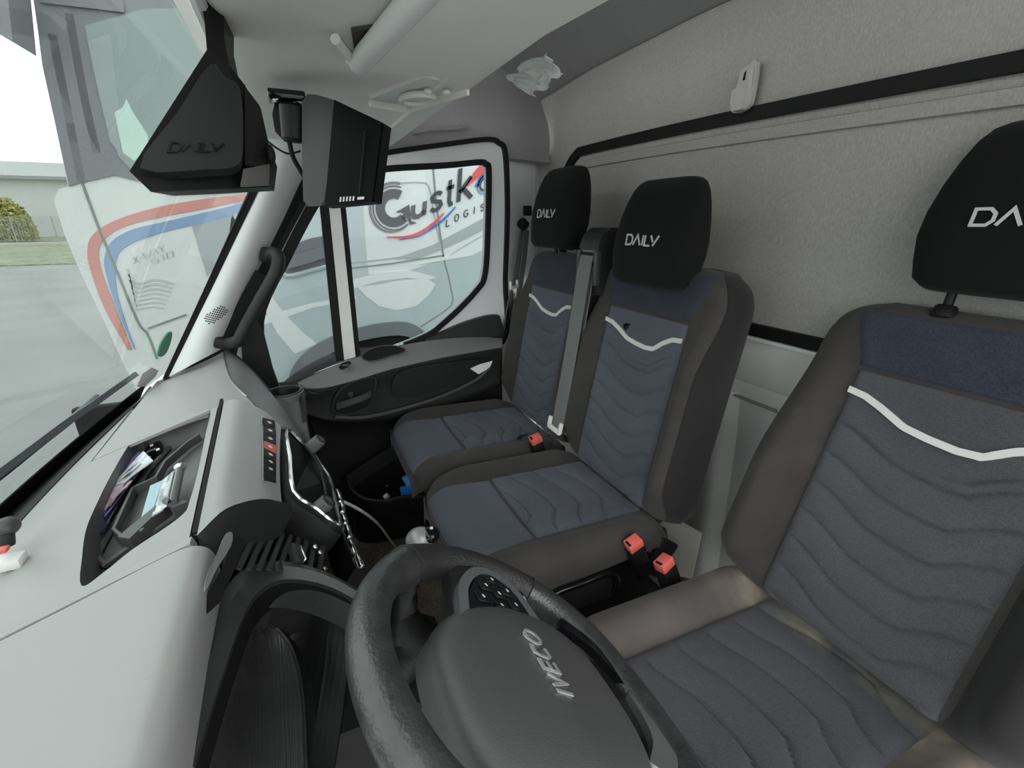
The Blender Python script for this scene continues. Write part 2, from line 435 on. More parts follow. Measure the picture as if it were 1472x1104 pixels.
# overhead shelf, visors, lamp --------------------------------------
def build_shelf():
    s = thing('overhead_shelf', 'light grey moulded overhead shelf across the cab above the windscreen', 'shelf', (.8, -.13, .19))
    sec = [(.095, .268), (.055, .226), (.035, .205), (.0, .202), (-.07, .205), (-.16, .20), (-.245, .194), (-.272, .190), (-.285, .192), (-.294, .204), (-.296, .225), (-.29, .27), (-.27, .33)]
    xs = np.linspace(-.30, 1.60, 40); rows = []
    for y, z in cr_path(sec, 3):
        r = []
        for x in xs:
            k = max(0, (x-1.40)/.20); zz = z-.012*k*k; yy = y
            if y < -.2: yy = y+.05*k*k
            zz += -.004*math.exp(-((y+.02)/.03)**2)
            r.append((x, yy, zz))
        rows.append(r)
    mk('shelf_shell', *sheet(rows, .01, (.8, 0, -.5), 1), plast_grey, s)
    # header lip along the windscreen
    lip = [(x, .052, .208) for x in np.linspace(-.3, 1.5, 20)]
    mk('edge_bead', *tube([(x, -.238, .1935) for x in np.linspace(-.3, 1.42, 30)], .005, 6), plast_grey, s)
    mk('header_lip', *tube(lip, .008, 8), plast_white, s)
    # hollow above the visor, its shade painted as a flat dark patch; pivot arm
    mk('recess', *prism([AP(*q, (0, 0, .1995), (0, 0, 1)) for q in ((505, 46), (536, 40), (529, 66), (516, 84), (510, 78))], (0, 0, .006)), mat('recess_shade', (.06, .06, .058), .7), s)
    a = AP(482, 56, (0, 0, .192), (0, 0, 1)); b = AP(516, 90, (0, 0, .190), (0, 0, 1))
    mk('visor_arm', *tube(cr_path([a, .5*(a+b)+V(0, 0, -.003), b], 5), .006, 8), plast_white, s)
    mk('arm_bracket', *rbox(b+V(0, 0, .003), (.03, .03, .012), bev=.004), plast_grey, s)
    # map lamp in the shelf underside
    L0 = AP(597, 135, (0, 0, .192), (0, 0, 1))
    ax = AP(640, 115, (0, 0, .192), (0, 0, 1))-AP(545, 150, (0, 0, .192), (0, 0, 1)); ax[2] = 0; ax /= np.linalg.norm(ax)
    ay = np.cross((0, 0, 1), ax)
    mk('lamp_plate', *rbox(L0+V(0, 0, .006), (.175, .075, .012), (ax, ay, (0, 0, 1)), .004), plast_white, s)
    ringp = [L0+V(0, 0, -.008)+ax*(.006+.034*math.cos(t))+ay*(.022*math.sin(t)) for t in np.linspace(0, 2*math.pi, 25)]
    mk('lamp_ring', *tube(ringp, .005, 6), plast_grey, s)
    mk('lamp_lens', *cyl(L0+ax*.006+V(0, 0, -.003), L0+ax*.006+V(0, 0, -.009), .019, bev=.003), plast_white, s)
    for q in (.055, .07):
        mk('lamp_switch', *ball(L0+ax*q+V(0, 0, -.008)+ay*(.012 if q > .06 else -.012), .007, (1, 1, .6)), white_p, s)
    mk('lamp_rim', *rbox(L0+ay*.042+V(0, 0, -.004), (.17, .006, .012), (ax, ay, (0, 0, 1)), .002), plast_grey, s)
    mk('lamp_rim', *rbox(L0-ax*.092+V(0, 0, -.004), (.008, .07, .012), (ax, ay, (0, 0, 1)), .002), plast_grey, s)
build_shelf()
def build_visor():
    zv = .188
    p = [AP(515, 86, (0, 0, zv), (0, 0, 1)), AP(604, -16, (0, 0, zv), (0, 0, 1))]
    q = [AP(668, 108, (0, 0, zv), (0, 0, 1)), AP(820, 22, (0, 0, zv), (0, 0, 1))]
    v = thing('sun_visor', 'light grey padded sun visor folded flat against the overhead shelf', 'visor', .25*(p[0]+p[1]+q[0]+q[1]))
    near = p[1]+(p[1]-p[0])*.35; near2 = q[1]+(q[1]-q[0])*.3
    G = []
    for k in np.linspace(0, 1, 9):
        a = p[0]+(near-p[0])*k; b = q[0]+(near2-q[0])*k
        G.append([a+(b-a)*t+V(0, 0, -.012*math.sin(math.pi*min(1, t*6)/2)*(1-.6*t)) for t in np.linspace(0, 1, 12)])
    mk('visor_panel', *sheet(G, .012, (0, 0, -1)), plast_grey, v)
    bar = [p[0]+(near-p[0])*k+V(0, 0, -.004) for k in np.linspace(0, 1, 12)]
    mk('padded_edge', *tube(bar, .013, 10), plast_white, v)
build_visor()

# ------------------------------------------------------------------ windscreen, pillar
def dashz(y): return -.305-.34*y
def wbase(x): return .575-.105*((x-.77)/.83)**2
def build_windscreen():
    w = struct_empty('window_1', (.77, .57, -.5))
    rows = []
    for k in np.linspace(0, 1, 16):
        r = []
        for x in np.linspace(-.25, 1.88, 28):
            xx = .77+(x-.77)*(1-.05*k)
            yb = wbase(x); yt = .095-.07*((x-.77)/.83)**2
            zb = dashz(yb)-.015; zt = .268-.03*((x-.77)/.83)**2
            y = yb+(yt-yb)*k+.02*math.sin(math.pi*k); z = zb+(zt-zb)*k
            r.append((xx, y, z))
        rows.append(r)
    g = mk('pane', *sheet(rows, .005, (.7, 0, 0)), glass_w, w)
    # black ceramic border along the base
    rr = []
    for k in (-.03, .0, .02, .034):
        rr.append([(x, wbase(x)+(-.48*k)-.012+.02*math.sin(math.pi*k), dashz(wbase(x))-.012+.74*k) for x in np.linspace(-.25, 1.62, 30)])
    mk('black_border', *sheet(rr, .003, (.7, 0, 0)), rubber, w)
    # border up the far pillar
    side = [AX(238, 548, 1.585), AX(264, 492, 1.575), AX(289, 440, 1.565), AX(337, 338, 1.535), AX(374, 258, 1.505), AX(387, 212, 1.475)]
    mk('black_border', *strap(cr_path(side, 5), (0, 1, .3), .012, .006), rubber, w)
    # dark trough between glass and dash
    rr = [[(x, wbase(x)+.03, dashz(wbase(x))-.05) for x in np.linspace(-.25, 1.6, 24)], [(x, wbase(x)-.105+.025*abs(x-.77), dashz(wbase(x)-.105)-.006) for x in np.linspace(-.25, 1.6, 24)]]
    mk('base_trough', *sheet(rr, .006, (.7, 0, .5)), black_soft, w)
build_windscreen()
def build_apillar():
    t = struct_empty('trim_1', AX(300, 430, 1.56))
    left = [AX(236, 545, 1.60), AX(287, 440, 1.58), AX(335, 338, 1.55), AX(372, 258, 1.52), AX(386, 205, 1.49), AX(378, 130, 1.44)]
    right = [AX(318, 502, 1.60), AX(352, 428, 1.61), AX(402, 326, 1.61), AX(440, 246, 1.60), AX(468, 205, 1.58), AX(470, 140, 1.5)]
    G = []
    for a, b in zip(cr_path(left, 5), cr_path(right, 5)):
        m = (a+b)/2; r = []
        for s in np.linspace(0, 1, 11):
            p = a+(b-a)*s; p = p*(1-.035*math.sin(math.pi*s)**.7); r.append(p)
        G.append(r)
    mk('pillar_cover', *sheet(G, .008), plast_white, t)
    # black seal filling the space behind the cover, up to the door
    L2 = [AX(230, 552, 1.66), AX(281, 442, 1.65), AX(329, 338, 1.63), AX(366, 258, 1.60), AX(380, 205, 1.56), AX(374, 120, 1.50)]
    R2 = [AX(352, 520, 1.655), AX(368, 440, 1.655), AX(412, 340, 1.655), AX(450, 262, 1.655), AX(480, 215, 1.65), AX(490, 140, 1.6)]
    mk('pillar_seal', *sheet([[a+(b-a)*q for q in np.linspace(0, 1, 5)] for a, b in zip(cr_path(L2, 4), cr_path(R2, 4))], .01), rubber, t)
    # tweeter holes
    c = AX(311, 452, 1.545)*.97
    u = (AX(352, 428, 1.61)-AX(287, 440, 1.58)); u /= np.linalg.norm(u)
    v = (AX(300, 470, 1.55)-AX(322, 430, 1.55)); v /= np.linalg.norm(v)
    n = np.cross(u, v); n /= np.linalg.norm(n)
    if n.dot(-c) < 0: n = -n
    vv = []
    for i in range(-4, 5):
        for j in range(-4, 5):
            if i*i+j*j <= 17:
                q = c+u*i*.0062+v*(j+.5*(i % 2))*.0062
                vv.append(cyl(q-n*.002, q+n*.0015, .0018, k=6))
    o = mk('speaker_holes', *join(*vv), black_p, t); o['kind'] = 'stuff'
    b = AX(345, 255, 1.5)
build_apillar()

# ------------------------------------------------------------------ dashboard
DP0, DPN = (0, 0, -.305), (0, .34, 1)
def D(px, py, lift=0.0): return AP(px, py, (0, 0, -.305+lift), DPN)
def build_dashboard():
    d = thing('dashboard', 'grey moulded dashboard with open top tray running across the cab', 'dashboard', (.8, .25, -.6))
    # driver side top pad: flat top rolled down at its rear edge
    rows = []
    for y, z in cr_path([(.50, 0), (.40, 0), (.28, 0), (.19, .002), (.158, .0), (.143, -.008), (.134, -.022), (.131, -.045), (.132, -.08)], 4):
        rows.append([(x, y*(1-.12*max(0, .15-x)), dashz(y)+z) for x in np.linspace(-.2, .568, 24)])
    mk('driver_top_pad', *sheet(rows, .006, (0, 0, 1)), dash_m, d)
    # strip between the two seams
    mk('seam_strip', *sheet([[(x, y, dashz(y)+.001) for y in np.linspace(.155, .47, 8)] for x in (.5715, .586)], .012, (0, 0, 1)), dash_m, d)
    # centre top panel: frame round the tray opening
    open_px = [(302, 590), (296, 622), (284, 680), (272, 722), (265, 737), (240, 757), (190, 790), (150, 822), (117, 842), (118, 800), (124, 760), (140, 722), (160, 682), (185, 640), (200, 626), (214, 622), (250, 605), (280, 594)]
    hole = [D(*p) for p in open_px]
    c = sum(hole)/len(hole)
    X0, X1, Y0, Y1 = .588, 1.085, .158, .415
    def ygap(x): return .158+.028*(x-.58)/.52
    def onrect(p):
        dx, dy = p[0]-c[0], p[1]-c[1]; k = 1e9
        for a, lo, hi in ((dx, X0-c[0], X1-c[0]), (dy, Y0-c[1], Y1-c[1])):
            if a > 1e-9: k = min(k, hi/a)
            elif a < -1e-9: k = min(k, lo/a)
        q = c+V(dx, dy, 0)*k
        if abs(q[1]-Y0) < 1e-6: q[1] = ygap(q[0])
        q[2] = dashz(q[1]); return q
    hole2 = []; 
    H2 = cr_path(hole, 4, True)
    # rectangle corners must be present: add samples at their angles
    outer = [onrect(p) for p in H2]
    for cx_, cy_ in ((X0, Y0), (X1, Y0), (X1, Y1), (X0, Y1)):
        k = min(range(len(outer)), key=lambda i: (outer[i][0]-cx_)**2+(outer[i][1]-cy_)**2)
        cy2 = ygap(cx_) if cy_ == Y0 else cy_; outer[k] = V(cx_, cy2, dashz(cy2))
    mk('centre_top_panel', *ringprism(outer, H2, (0, 0, -.006)), dash_m, d)
    # tray: walls and stepped floor
    low = [p+(c-p)*.10+V(0, 0, -.05) for p in H2]
    n = len(H2); v = H2+low; f = [(i, (i+1) % n, n+(i+1) % n, n+i) for i in range(n)]
    tray_m = mat('tray_plastic', (.10, .10, .10), .5, bump=(800, .1))
    tray = mk('tray_wall', v, f, tray_m, d)
    mk('tray_floor', *prism([p+V(0, 0, .0) for p in low], (0, 0, -.004)), tray_m, d)
    def lowpt(px, py, h=.0): return D(px, py, -.05+h)
    rim = [lowpt(p[0], p[1], .006) for p in ((292, 612), (250, 636), (214, 676), (196, 704), (160, 760), (138, 800), (152, 812), (180, 792), (262, 738))]
    mk('tray_step', *tube(cr_path(rim, 1), .005, 6), tray_m, d)
    inner = [lowpt(p[0], p[1], .014) for p in ((288, 628), (270, 640), (238, 668), (226, 690), (192, 706), (165, 766), (178, 778))]
    mk('tray_lip', *strap(inner, (0, 0, 1), .016, .004), tray_m, d)
    inner = [lowpt(p[0], p[1], .02) for p in ((182, 780), (245, 725), (262, 734))]
    mk('tray_lip', *strap(inner, (0, 0, 1), .02, .02), tray_m, d)
    # front strip by the windscreen and passenger top
    rows = []
    for x in np.linspace(-.2, 1.60, 40):
        ya = .417 if x < 1.085 else .417+.02*(x-1.085)
        yb = max(wbase(x)-.07-.03*(1-abs(x-.77)), ya+.004)
        yb = min(yb, .468) if x < 1.2 else yb
        rows.append([(x, ya+(yb-ya)*k, dashz(ya+(yb-ya)*k)-.002-.004*k) for k in np.linspace(0, 1, 5)])
    mk('front_strip', *sheet(rows, .006, (0, 0, 1)), dash_m, d)
    rows = []
    LE = sorted([tuple(AX(px, py, x)) for px, py, x in ((320, 505, 1.62), (324, 522, 1.52), (331, 545, 1.36), (345, 562, 1.22), (366, 582, 1.09))])
    for x in np.linspace(1.088, 1.615, 18):
        ya = float(np.interp(x, [p[0] for p in LE], [p[1] for p in LE])); za = float(np.interp(x, [p[0] for p in LE], [p[2] for p in LE])); yb = .412
        r = [(x, ya+(yb-ya)*k, dashz(ya+(yb-ya)*k)+(za-dashz(ya))*(1-k)**4) for k in np.linspace(0, 1, 16)]
        rows.append(r)
    mk('passenger_top', *sheet(rows, .006, (0, 0, 1)), dash_m, d)
    # gap between top and fascia, dark
    mk('panel_gap', *strap([D(319, 576, -.006), D(300, 675, -.006), D(281, 770, -.006)], RIGHT, .006, .01), rubber, d)
    # fascia roll: from the gap over and down to the fascia edge
    rows = []
    A = [(322, 577), (303, 676), (283, 770)]
    C0 = [AX(404, 612, 1.0), AX(402, 670, .84), AX(405, 722, .72)]
    xs = np.linspace(0, 1, 14)
    for t in xs:
        a = D(322-39*t, 577+193*t, -.002)
        e = C0[0]*(1-t)*(1-2*t)+C0[1]*4*t*(1-t)+C0[2]*t*(2*t-1)
        a[0] = max(a[0], .575)
        m1 = a+(e-a)*.33+V(0, 0, .022); m2 = a+(e-a)*.74+V(0, .0, .018)
        rows.append(cr_path([a, m1, m2, e], 5))
    mk('fascia_roll', *sheet(rows, .006, (.5, -.3, .5)), dash_m, d)
    # curved lip of the roll over the vent
    lip = []
    for t in np.linspace(0, 1, 12):
        a = rows[-1][int(t*15)]; b = V(a[0]-.045*math.sin(math.pi*t)**.5-.0, a[1]-.012*t, a[2]-.055*math.sin(math.pi*(.15+.7*t)))
        lip.append([a, a+(b-a)*.5+V(0, 0, .010), b])
    mk('fascia_lip', *sheet(lip, .006, (.3, -.3, .2)), charcoal, d)
    # button row with the red hazard key
    def fx(t, s):
        r0 = rows[min(13, max(0, int(round(t*13))))]; k = s*15; i = min(14, int(k)); return r0[i]+(r0[i+1]-r0[i])*(k-i)
    RG = np.array(rows); RG = np.array([cr_path(list(r), 5) for r in RG.transpose(1, 0, 2)]).transpose(1, 0, 2); RG = np.array([cr_path(list(r), 5) for r in RG]); RF = RG.reshape(-1, 3)
    RZ = RF.dot(FWD); RPX = 736+FPX*RF.dot(RIGHT)/RZ; RPY = 552-FPX*RF.dot(UP)/RZ
    def onroll(px, py):
        k = int(np.argmin((RPX-px)**2+(RPY-py)**2)); z = RZ[k]; return ray(px, py)*z
    pts = [(378, 600), (379, 611), (380, 622), (380, 633), (380, 644), (381, 655), (381, 666), (381, 676), (381, 690)]
    ptr = [(395, 604), (396, 615), (397, 627), (397, 640), (397, 652), (397, 662), (397, 672), (397, 683), (397, 694)]
    Xb = np.linspace(1.02, .785, 9)
    for i in range(8):
        a, b = onroll(*pts[i]), onroll(*pts[i+1]); c1, c2 = onroll(*ptr[i]), onroll(*ptr[i+1])
        nrm = np.cross(b-a, c1-a); nrm /= np.linalg.norm(nrm)
        if nrm.dot(-a) < 0: nrm = -nrm
        sh = .03
        P = [a+(b-a)*sh, b-(b-a)*sh, c2-(c2-c1)*sh, c1+(c2-c1)*sh]
        P = [p*.994 for p in P]
        k = mk('switch_key', *prism(P, -nrm*.008), red_p if i == 3 else black_p, d, smooth=False)
        if i == 3: k['label'] = 'red hazard warning key'
        if i != 7:
            m = sum(P)/4; e1 = (P[3]-P[0]); e2 = (P[1]-P[0])
            mk('key_symbol', *prism([m+e1*x+e2*y for x, y in ((-.2, -.07), (.05, -.14), (.2, .06), (0, .14))], nrm*.0008), white_p, k, smooth=False)
    bz = [onroll(*p)*.993 for p in ((376, 598), (377, 622), (378, 645), (378, 670), (378, 692))]
    mk('switch_trim', *tube(cr_path(bz, 4), .0013, 6), chrome, d)
    # passenger side cover: leaf shaped lid with a bright edge
    Lc = [AX(321, 507, 1.60), AX(324, 522, 1.52), AX(331, 545, 1.36), AX(345, 562, 1.22), AX(372, 585, 1.09), AX(404, 613, .995)]
    Rc = [AX(336, 509, 1.60), AX(352, 522, 1.52), AX(375, 546, 1.40), AX(398, 576, 1.26), AX(420, 608, 1.12), AX(437, 632, 1.03)]
    G = []
    for a, b in zip(cr_path(Lc, 5), cr_path(Rc, 5)):
        G.append([a+(b-a)*t+V(0, 0, .010*math.sin(math.pi*t)) for t in np.linspace(0, 1, 9)])
    mk('passenger_lid', *sheet(G, .006, (0, 0, .5)), mat('lid_plastic', (.15, .15, .148), .45, bump=(800, .1)), d)
    mk('lid_edge', *tube([p+V(0, 0, .002) for p in cr_path(Lc, 5)[:18]], .0022, 6), silver, d)
    mk('lid_edge', *tube([p+V(0, 0, .002) for p in cr_path(Rc, 5)[:14]], .0022, 6), charcoal, d)
    # body below the lid and end with the cup holder
    rb = cr_path(Rc, 5)
    G = []
    for p in rb:
        G.append([p, p+V(.0, -.01, -.03), p+V(.0, .0, -.10), p+V(.0, .09, -.30), p+V(0, .15, -.62)])
    mk('passenger_fascia', *sheet(G, .01, (.5, -.5, -.3)), charcoal, d)
    cc = AX(408, 563, 1.47); R0 = .041
    def ring(r, z, k=28): return [cc+V(r*math.cos(t), r*math.sin(t), z) for t in np.linspace(0, 2*math.pi, k, endpoint=False)]
    mk('cup_holder', *loft([ring(R0+.006, 0), ring(R0+.003, -.002), ring(R0, -.006), ring(R0-.001, -.05), ring(R0-.003, -.065)], cap=False), black_p, d)
    mk('cup_bottom', *prism(ring(R0-.003, -.064), (0, 0, -.004)), black_p, d)
    def outl(k_, z): return [cc+V((.060*k_)*math.copysign(abs(math.cos(t))**.8, math.cos(t)), (.056*k_)*math.copysign(abs(math.sin(t))**.8, math.sin(t)), z) for t in np.linspace(0, 2*math.pi, 28, endpoint=False)]
    wing_m = mat('wing_plastic', (.11, .11, .108), .5)
    mk('cup_plate', *ringprism(outl(.97, 0), ring(R0+.005, .0), (0, 0, -.006)), wing_m, d)
    mk('cup_block', *loft([outl(.97, -.001), outl(1.0, -.008), outl(1.0, -.04), outl(.93, -.10), outl(.9, -.3)], cap=False), wing_m, d)
    mk('cup_rim', *tube(ring(R0+.006, .001)+[ring(R0+.006, .001)[0]], .0035, 8), dash_mid, d)
    side = [[AX(434, 569, 1.43), AX(438, 590, 1.37), AX(444, 625, 1.22), AX(460, 668, 1.05)], [AX(414, 575, 1.425), AX(423, 598, 1.35), AX(434, 622, 1.2), AX(452, 660, 1.03)], [AX(392, 573, 1.40), AX(407, 595, 1.29), AX(425, 618, 1.14), AX(442, 642, 1.02)]]
    mk('dash_end_wing', *sheet(side, .008, (0, 0, .3), 4), mat('wing_plastic', (.11, .11, .108), .5), d)
    G = []
    for p in cr_path(side[0], 4): G.append([p, p+V(.01, .012, -.05), p+V(.02, .05, -.16), p+V(.02, .12, -.55)])
    mk('dash_end_side', *sheet(G, .01, (.6, -.6, -.3)), black_p, d)
    # lower centre console down to the floor
    mk('centre_console', *loft([[(x, y, z) for x, y in ((.60, y0), (.95, y0-.0), (.95, .3), (.60, .3))] for z, y0 in ((-.46, .075), (-.53, .02), (-.58, .03), (-.75, .07), (-1.15, .10))]), black_p, d)
    # air vent
    vb = [AX(350, 812, .552), AX(470, 822, .60), AX(440, 768, .70), AX(375, 752, .68)]
    nv = 9
    for i in range(nv):
        t = i/(nv-1)
        p = AX(372+92*t, 755+30*t, .685); q = AX(343+116*t, 818+4*t, .545+.05*t)
        ctr = (p+q)/2; L = np.linalg.norm(p-q); ex = (p-q)/L
        nn = np.cross(ex, V(0, -.6, .8)); nn /= np.linalg.norm(nn)
        mk('vent_slat', *rbox(ctr, (L, .0075, .004), (ex, V(0, .75, .66), np.cross(ex, V(0, .75, .66))), .001, 1), charcoal, d)
    back = [AX(335, 800, .565)+V(0, .03, -.03), AX(365, 735, .69)+V(0, .03, -.03), AX(475, 780, .70)+V(0, .03, -.03), AX(465, 805, .59)+V(0, .03, -.03)]
    mk('vent_back', *prism(back, (0, .01, -.01)), rubber, d)
    tb = AX(425, 797, .60)
    t1 = mk('vent_tab', *rbox(tb, (.035, .012, .014), (ray(375, 752)*0+V(.95, .2, .1), V(-.2, .7, .6), V(0, -.6, .8)), .003), charcoal, d)
    mk('tab_edge', *rbox(AX(433, 798, .598), (.03, .0025, .012), (V(.95, .2, .1), V(-.2, .7, .6), V(0, -.6, .8)), .0008, 1), chrome, t1)
    for p in ((453, 787), (460, 795), (466, 818)):
        mk('vent_screw', *ball(AX(*p, .63), .004), chrome, d)
    # grey insert beside the vent
    ins = [AX(324, 768, .568), AX(334, 766, .573), AX(332, 785, .562), AX(313, 815, .53), AX(300, 842, .50), AX(295, 846, .497), AX(299, 825, .52), AX(314, 792, .548)]
    mk('bright_insert', *prism([p*.98 for p in cr_path(ins, 3, True)], V(.0, .002, -.003)), silver, d)
    blk = [AX(334, 768, .578), AX(352, 775, .575), AX(345, 800, .55), AX(318, 862, .50), AX(298, 880, .478), AX(300, 850, .5), AX(322, 812, .535)]
    mk('insert_surround', *prism([p for p in blk], V(0, .003, -.004)), black_p, d)
    return d
DASH = build_dashboard()

def build_radio():
    r = thing('radio_unit', 'chrome framed touchscreen radio with two grey knobs in the centre fascia', 'radio', (.85, .03, -.48))
    TL, TR, MR, BR, BL = AX(411, 619, 1.0), AX(449, 652, 1.0), AX(474, 692, .87), AX(486, 756, .735), AX(421, 708, .765)
    P = [TL, TR, MR, BR, BL]; c = sum(P)/5
    n = np.cross(BL-TL, TR-TL); n /= np.linalg.norm(n)
    if n.dot(-c) < 0: n = -n
    mk('screen', *prism([c+(p-c)*.95 for p in P], -n*.012), screen_m, r, smooth=False)
    loop = cr_path([c+(p-c)*1.0+n*.002 for p in [TL, TL+(TR-TL)*.5, TR, (TR+MR)/2, MR, (MR+BR)/2, BR, (BR+BL)/2, BL, (BL+TL)/2]], 3, True)
    mk('chrome_frame', *tube(loop+[loop[0]], .0042, 8), chrome, r)
    G = [[c+(p-c)*k+n*h for p in loop+[loop[0]]] for k, h in ((1.0, -.002), (1.14, -.004), (1.2, -.03), (1.2, -.08))]
    mk('screen_surround', *sheet(G, .004, (.5, -.3, .3)), black_p, r)
    inner = [TL+(TR-TL)*.62, MR+(TL-MR)*.25, BR+(BL-BR)*.22]
    mk('screen_bezel', *tube(cr_path([p+n*.003 for p in inner], 5), .0025, 6), charcoal, r)
    for (px, py, x) in ((449, 642, 1.0), (457, 733, .76)):
        q = AX(px, py, x); ax = V(-.15, -.75, .62); ax /= np.linalg.norm(ax)
        k = mk('volume_knob', *cyl(q-ax*.006, q+ax*.024, .0145, .0135, 20, .002), mat('knob_grey', (.13, .13, .13), .4), r)
        ring = [q+ax*.0265+.012*(math.cos(t)*np.cross(ax, V(1, 0, 0))+math.sin(t)*V(1, 0, 0)) for t in np.linspace(0, 2*math.pi, 21)]
        mk('knob_ring', *tube(ring, .0012, 6), black_p, k)
    return r
build_radio()
def build_climate():
    c = thing('climate_panel', 'row of chrome climate control keys below the radio', 'control panel', (.76, -.02, -.5))
    a, b = AX(482, 705, .88), AX(516, 818, .655)
    pts = [AX(482, 705, .88), AX(488, 726, .83), AX(490, 741, .80), AX(495, 757, .765), AX(500, 778, .725), AX(509, 800, .69), AX(518, 820, .655)]
    body = cr_path(pts, 3)
    mk('panel_body', *strap([p+V(0, .012, -.016) for p in body], (0, .6, -.8), .045, .02), gloss_black, c)
    for i in range(len(pts)-1):
        p, q = pts[i], pts[i+1]; ex = q-p; L = np.linalg.norm(ex); ex /= L
        mk('chrome_key', *rbox((p+q)/2+V(0, -.002, .0), (L*.86, .012+.003*(i % 2), .010), (ex, V(.2, -.6, .7), np.cross(ex, V(.2, -.6, .7))), .003), chrome, c)
    ring = AX(478, 790, .70)
build_climate()

def build_cowl():
    """instrument hood: rim that curves round the gauges, with a deep ribbed bowl"""
    c = thing('instrument_cluster', 'black instrument hood with deep ribbed bowl behind the steering wheel', 'instrument cluster', (.42, .08, -.6))
    out_px = [((205, 1175), -.42), ((240, 1085), -.42), ((282, 955), -.42), ((318, 860), -.42), ((345, 822), -.42), ((385, 807), -.425), ((430, 810), -.432), ((475, 825), -.445), ((520, 850), -.47)]
    in_px = [((248, 1190), -.425), ((278, 1100), -.425), ((318, 975), -.425), ((350, 885), -.428), ((372, 850), -.43), ((402, 834), -.435), ((438, 834), -.442), ((478, 845), -.455), ((518, 866), -.48)]
    dp_px = [((268, 1195), -.50), ((300, 1105), -.50), ((335, 985), -.50), ((364, 905), -.50), ((385, 880), -.505), ((410, 868), -.51), ((440, 866), -.52), ((474, 880), -.53), ((505, 905), -.55)]
    O = cr_path([AZ(*p, z) for p, z in out_px], 4); I = cr_path([AZ(*p, z) for p, z in in_px], 4); Dp = cr_path([AZ(*p, z) for p, z in dp_px], 4)
    G = []; G2 = []
    for o, i, q in zip(O, I, Dp):
        m = (o+i)/2+V(0, 0, .006)
        G.append([o+V(0, .012, -.07), o+V(0, .003, -.012), o, m, i, i+(q-i)*.12+V(0, 0, -.002)])
        G2.append([i+(q-i)*.10+V(0, 0, -.0025), i+(q-i)*.3+V(0, 0, -.005), i+(q-i)*.7, q])
    mk('hood_rim', *sheet(G, .004, (.3, 0, 0)), mat('hood_plastic', (.030, .030, .031), .4, bump=(700, .4), spec=.7), c)
    mk('hood_throat', *sheet(G2, .003, (.3, 0, 0)), black_p, c)
    # ribbed bowl between the hood and its lip, and the dark wall to the right of the lip
    lip = [AZ(456, 1235, -.62), AZ(444, 1160, -.61), AZ(440, 1090, -.60), AZ(437, 1020, -.59), AZ(430, 965, -.58), AZ(418, 930, -.565), AZ(406, 912, -.55), AZ(396, 902, -.54), AZ(388, 896, -.53)]
    def smp(P, n): 
        P = cr_path(P, 8); return [P[int(round(i*(len(P)-1)/(n-1)))] for i in range(n)]
    mid = 18
    LP = smp(lip, 33); GL = []
    lf = [Dp[int(round(i*mid/32))] for i in range(33)]
    for a_, b_ in zip(lf, LP):
        w_ = np.linalg.norm(b_-a_)
        GL.append([a_+(b_-a_)*t+V(0, .3, -.4)*w_*math.sin(math.pi*t)*.5 for t in np.linspace(0, 1, 12)])
    mk('gauge_bowl', *sheet(GL, .003, (.3, 0, 0)), mat('ribbed_plastic', (.040, .040, .042), .36, bump=(60, .5), stretch=(.2, 8, 1), spec=.7), c)
    mk('bowl_lip', *tube(LP, .0028, 6), charcoal, c)
    rt = [Dp[mid+int(round(i*(len(Dp)-1-mid)/32))] for i in range(33)]; GR = []
    for a_, b_ in zip(rt, LP[::-1]):
        GR.append([a_, a_+(b_-a_)*.33+V(.0, .0, -.02), a_+(b_-a_)*.7+V(.0, .0, -.02), b_+V(0, 0, -.002)])
    mk('hood_inner', *sheet(GR, .003, (.3, 0, 0)), black_p, c)
    rp = [AZ(*p, -.575) for p in ((270, 1070), (292, 1078), (308, 1098), (314, 1125), (312, 1150), (300, 1170))]
    mk('gauge_ring', *tube(cr_path(rp, 4), .0035, 8), silver, c)
    mk('gauge_face', *prism([AZ(*p, -.6) for p in ((240, 1050), (300, 1070), (320, 1110), (320, 1200), (230, 1200))], (0, 0, -.004)), gloss_black, c)
build_cowl()

